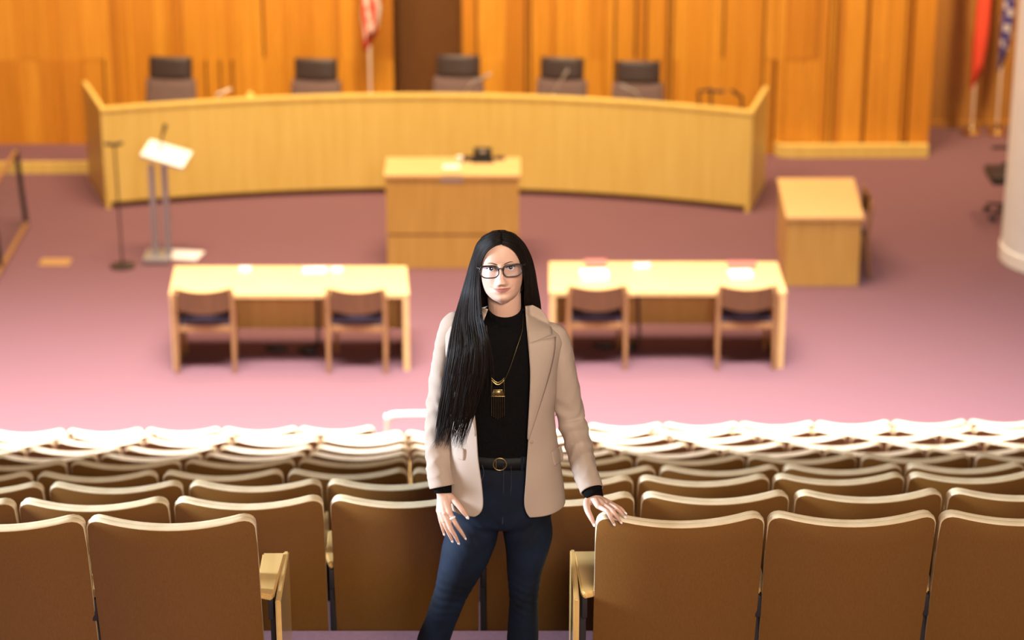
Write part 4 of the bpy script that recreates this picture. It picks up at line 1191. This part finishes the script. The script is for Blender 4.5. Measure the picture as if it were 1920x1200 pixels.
def strand(G, u, back, r, tip=1.0, jit=1.0, sub=4):
    P = gpath(G, u); nP = len(P); cut = max(4, int(round(nP*tip)))
    P = P[:cut]; ph = rh.random()*6; jx = rh.uniform(-1, 1)*jit
    Q = []; tipd = -abs(rh.gauss(0, 20))+8 if G is GL else rh.uniform(-5, 5)
    for i, p in enumerate(P):
        s_ = i/(nP-1)
        Q.append(wp(p.x+jx*1.6*min(1, s_*2)+1.4*jit*math.sin(ph+s_*7)*s_*s_, p.y + (tipd if i == cut-1 else (tipd*.4 if i == cut-2 else 0)), p.z+back+.002*math.sin(ph*2+s_*9)))
    Q = [hpush(q, .0075-back*.25) for q in Q]
    n = len(Q); RR = [r*(.55+.45*min(1, i/2))*(1 if i < n-3 else (.8, .55, .12)[i-(n-3)]) for i in range(n)]
    m.tube(Q, RR, 5, smooth=sub, cap='none')
for G, N, sd_ in ((GL, 430, 0), (GR, 230, 1)):
    for k in range(N):
        u = (k+rh.random())/N
        # slide the roots along the parting, layers go slightly inward
        strand(G, u, rh.choice([0, 0, .004, .008, .014]), rh.uniform(.0013, .0030), rh.choice([1, 1, 1, .93, .86]) if G is GL else 1)
# under-layer sheets
for G in (GL, GR):
    rows = []
    for k in range(15):
        u = .02+.96*k/14; P = gpath(G, u); n_ = 8 if G is GL else 10; P, _ = resample([hpush(wp(p.x, p.y, p.z+.017), .003) for p in P[:n_]], [0]*n_, 4); rows.append(P)
    back = [[q+Vector((0, .006, -.001)) for q in r] for r in rows]
    V1 = m.loft(rows, closed=False, cap=False); V2 = m.loft(back, closed=False, cap=False)
    def seam(a, b):
        for i in range(len(a)-1): m.bm.faces.new((a[i], a[i+1], b[i+1], b[i]))
    seam(V1[0], V2[0]); seam(V1[-1], V2[-1]); seam([r[-1] for r in V1], [r[-1] for r in V2]); seam([r[0] for r in V1], [r[0] for r in V2])
# wisps falling across the black sweater
GW = [[(903, 590, -.115), (914, 625, -.160), (922, 660, -.168), (926, 700, -.168), (924, 745, -.16)], [(900, 590, -.115), (908, 640, -.165), (912, 690, -.170), (905, 740, -.168), (898, 790, -.16)]]
for k in range(34):
    strand(GW, rh.random()**.8, 0, rh.uniform(.0007, .0015), rh.choice([.8, 1]), 1.5)
GT = [[(884, 700, -.168), (872, 760, -.168), (868, 800, -.165), (874, 842, -.16)], [(845, 700, -.158), (838, 760, -.155), (828, 800, -.150), (806, 838, -.145)]]
for k in range(46): strand(GT, rh.random(), 0, rh.uniform(.0006, .0012), 1, 2.2)
# cap over the crown and back of the skull
rows = []
for i in range(91):
    z = -.10+.2087*math.sin(PI/2*i/90); rg = []
    for k in range(97):
        fx = float(np.interp(z, [-.1, 0, .03, .05, .06, .068, .074, .077], [.066, .066, .061, .052, .043, .028, .010, 0])); wz = float(np.interp(z, zs_, ws_))
        lim = math.asin(min(1, fx/max(wz, .001))) if z < .077 else .05
        ph = lim+(2*PI-2*lim)*k/96
        q = head_pt(ph, min(z, .1085), .006, False)
        if z < -.02: q.y = q.y*1+.0; q.x *= 1.04
        if z > .09: q.z += .003
        rg.append(H(*q))
    rows.append(rg)
m.loft(rows, closed=False, cap=False)
m.bm.faces.new([m.bm.verts.new(q) for q in rows[-1][:-1]])
# back fall behind the neck
rows = []
for (py, xl, xr, dyc, b_) in ((480, 890, 988, .035, .085), (510, 883, 998, .035, .090), (540, 877, 1001, .04, .090), (570, 870, 1005, .05, .085), (600, 868, 1008, .07, .075), (640, 868, 1008, .105, .04), (700, 870, 1005, .125, .03)):
    a0_, a1_ = wp(xl, py, dyc), wp(xr, py, dyc); c = (a0_+a1_)/2; a = (a1_.x-a0_.x)/2
    rows.append([(c.x-a*math.cos(PI*k/24), c.y+b_*math.sin(PI*k/24), c.z) for k in range(25)]+[(c.x+a*.96*math.cos(PI*k/24), c.y+(b_*.35)*math.sin(PI*k/24), c.z) for k in range(25)])
m.loft(rows)
pb(m, 'hair', M['hair'], 'long straight dark brown hair with centre parting')
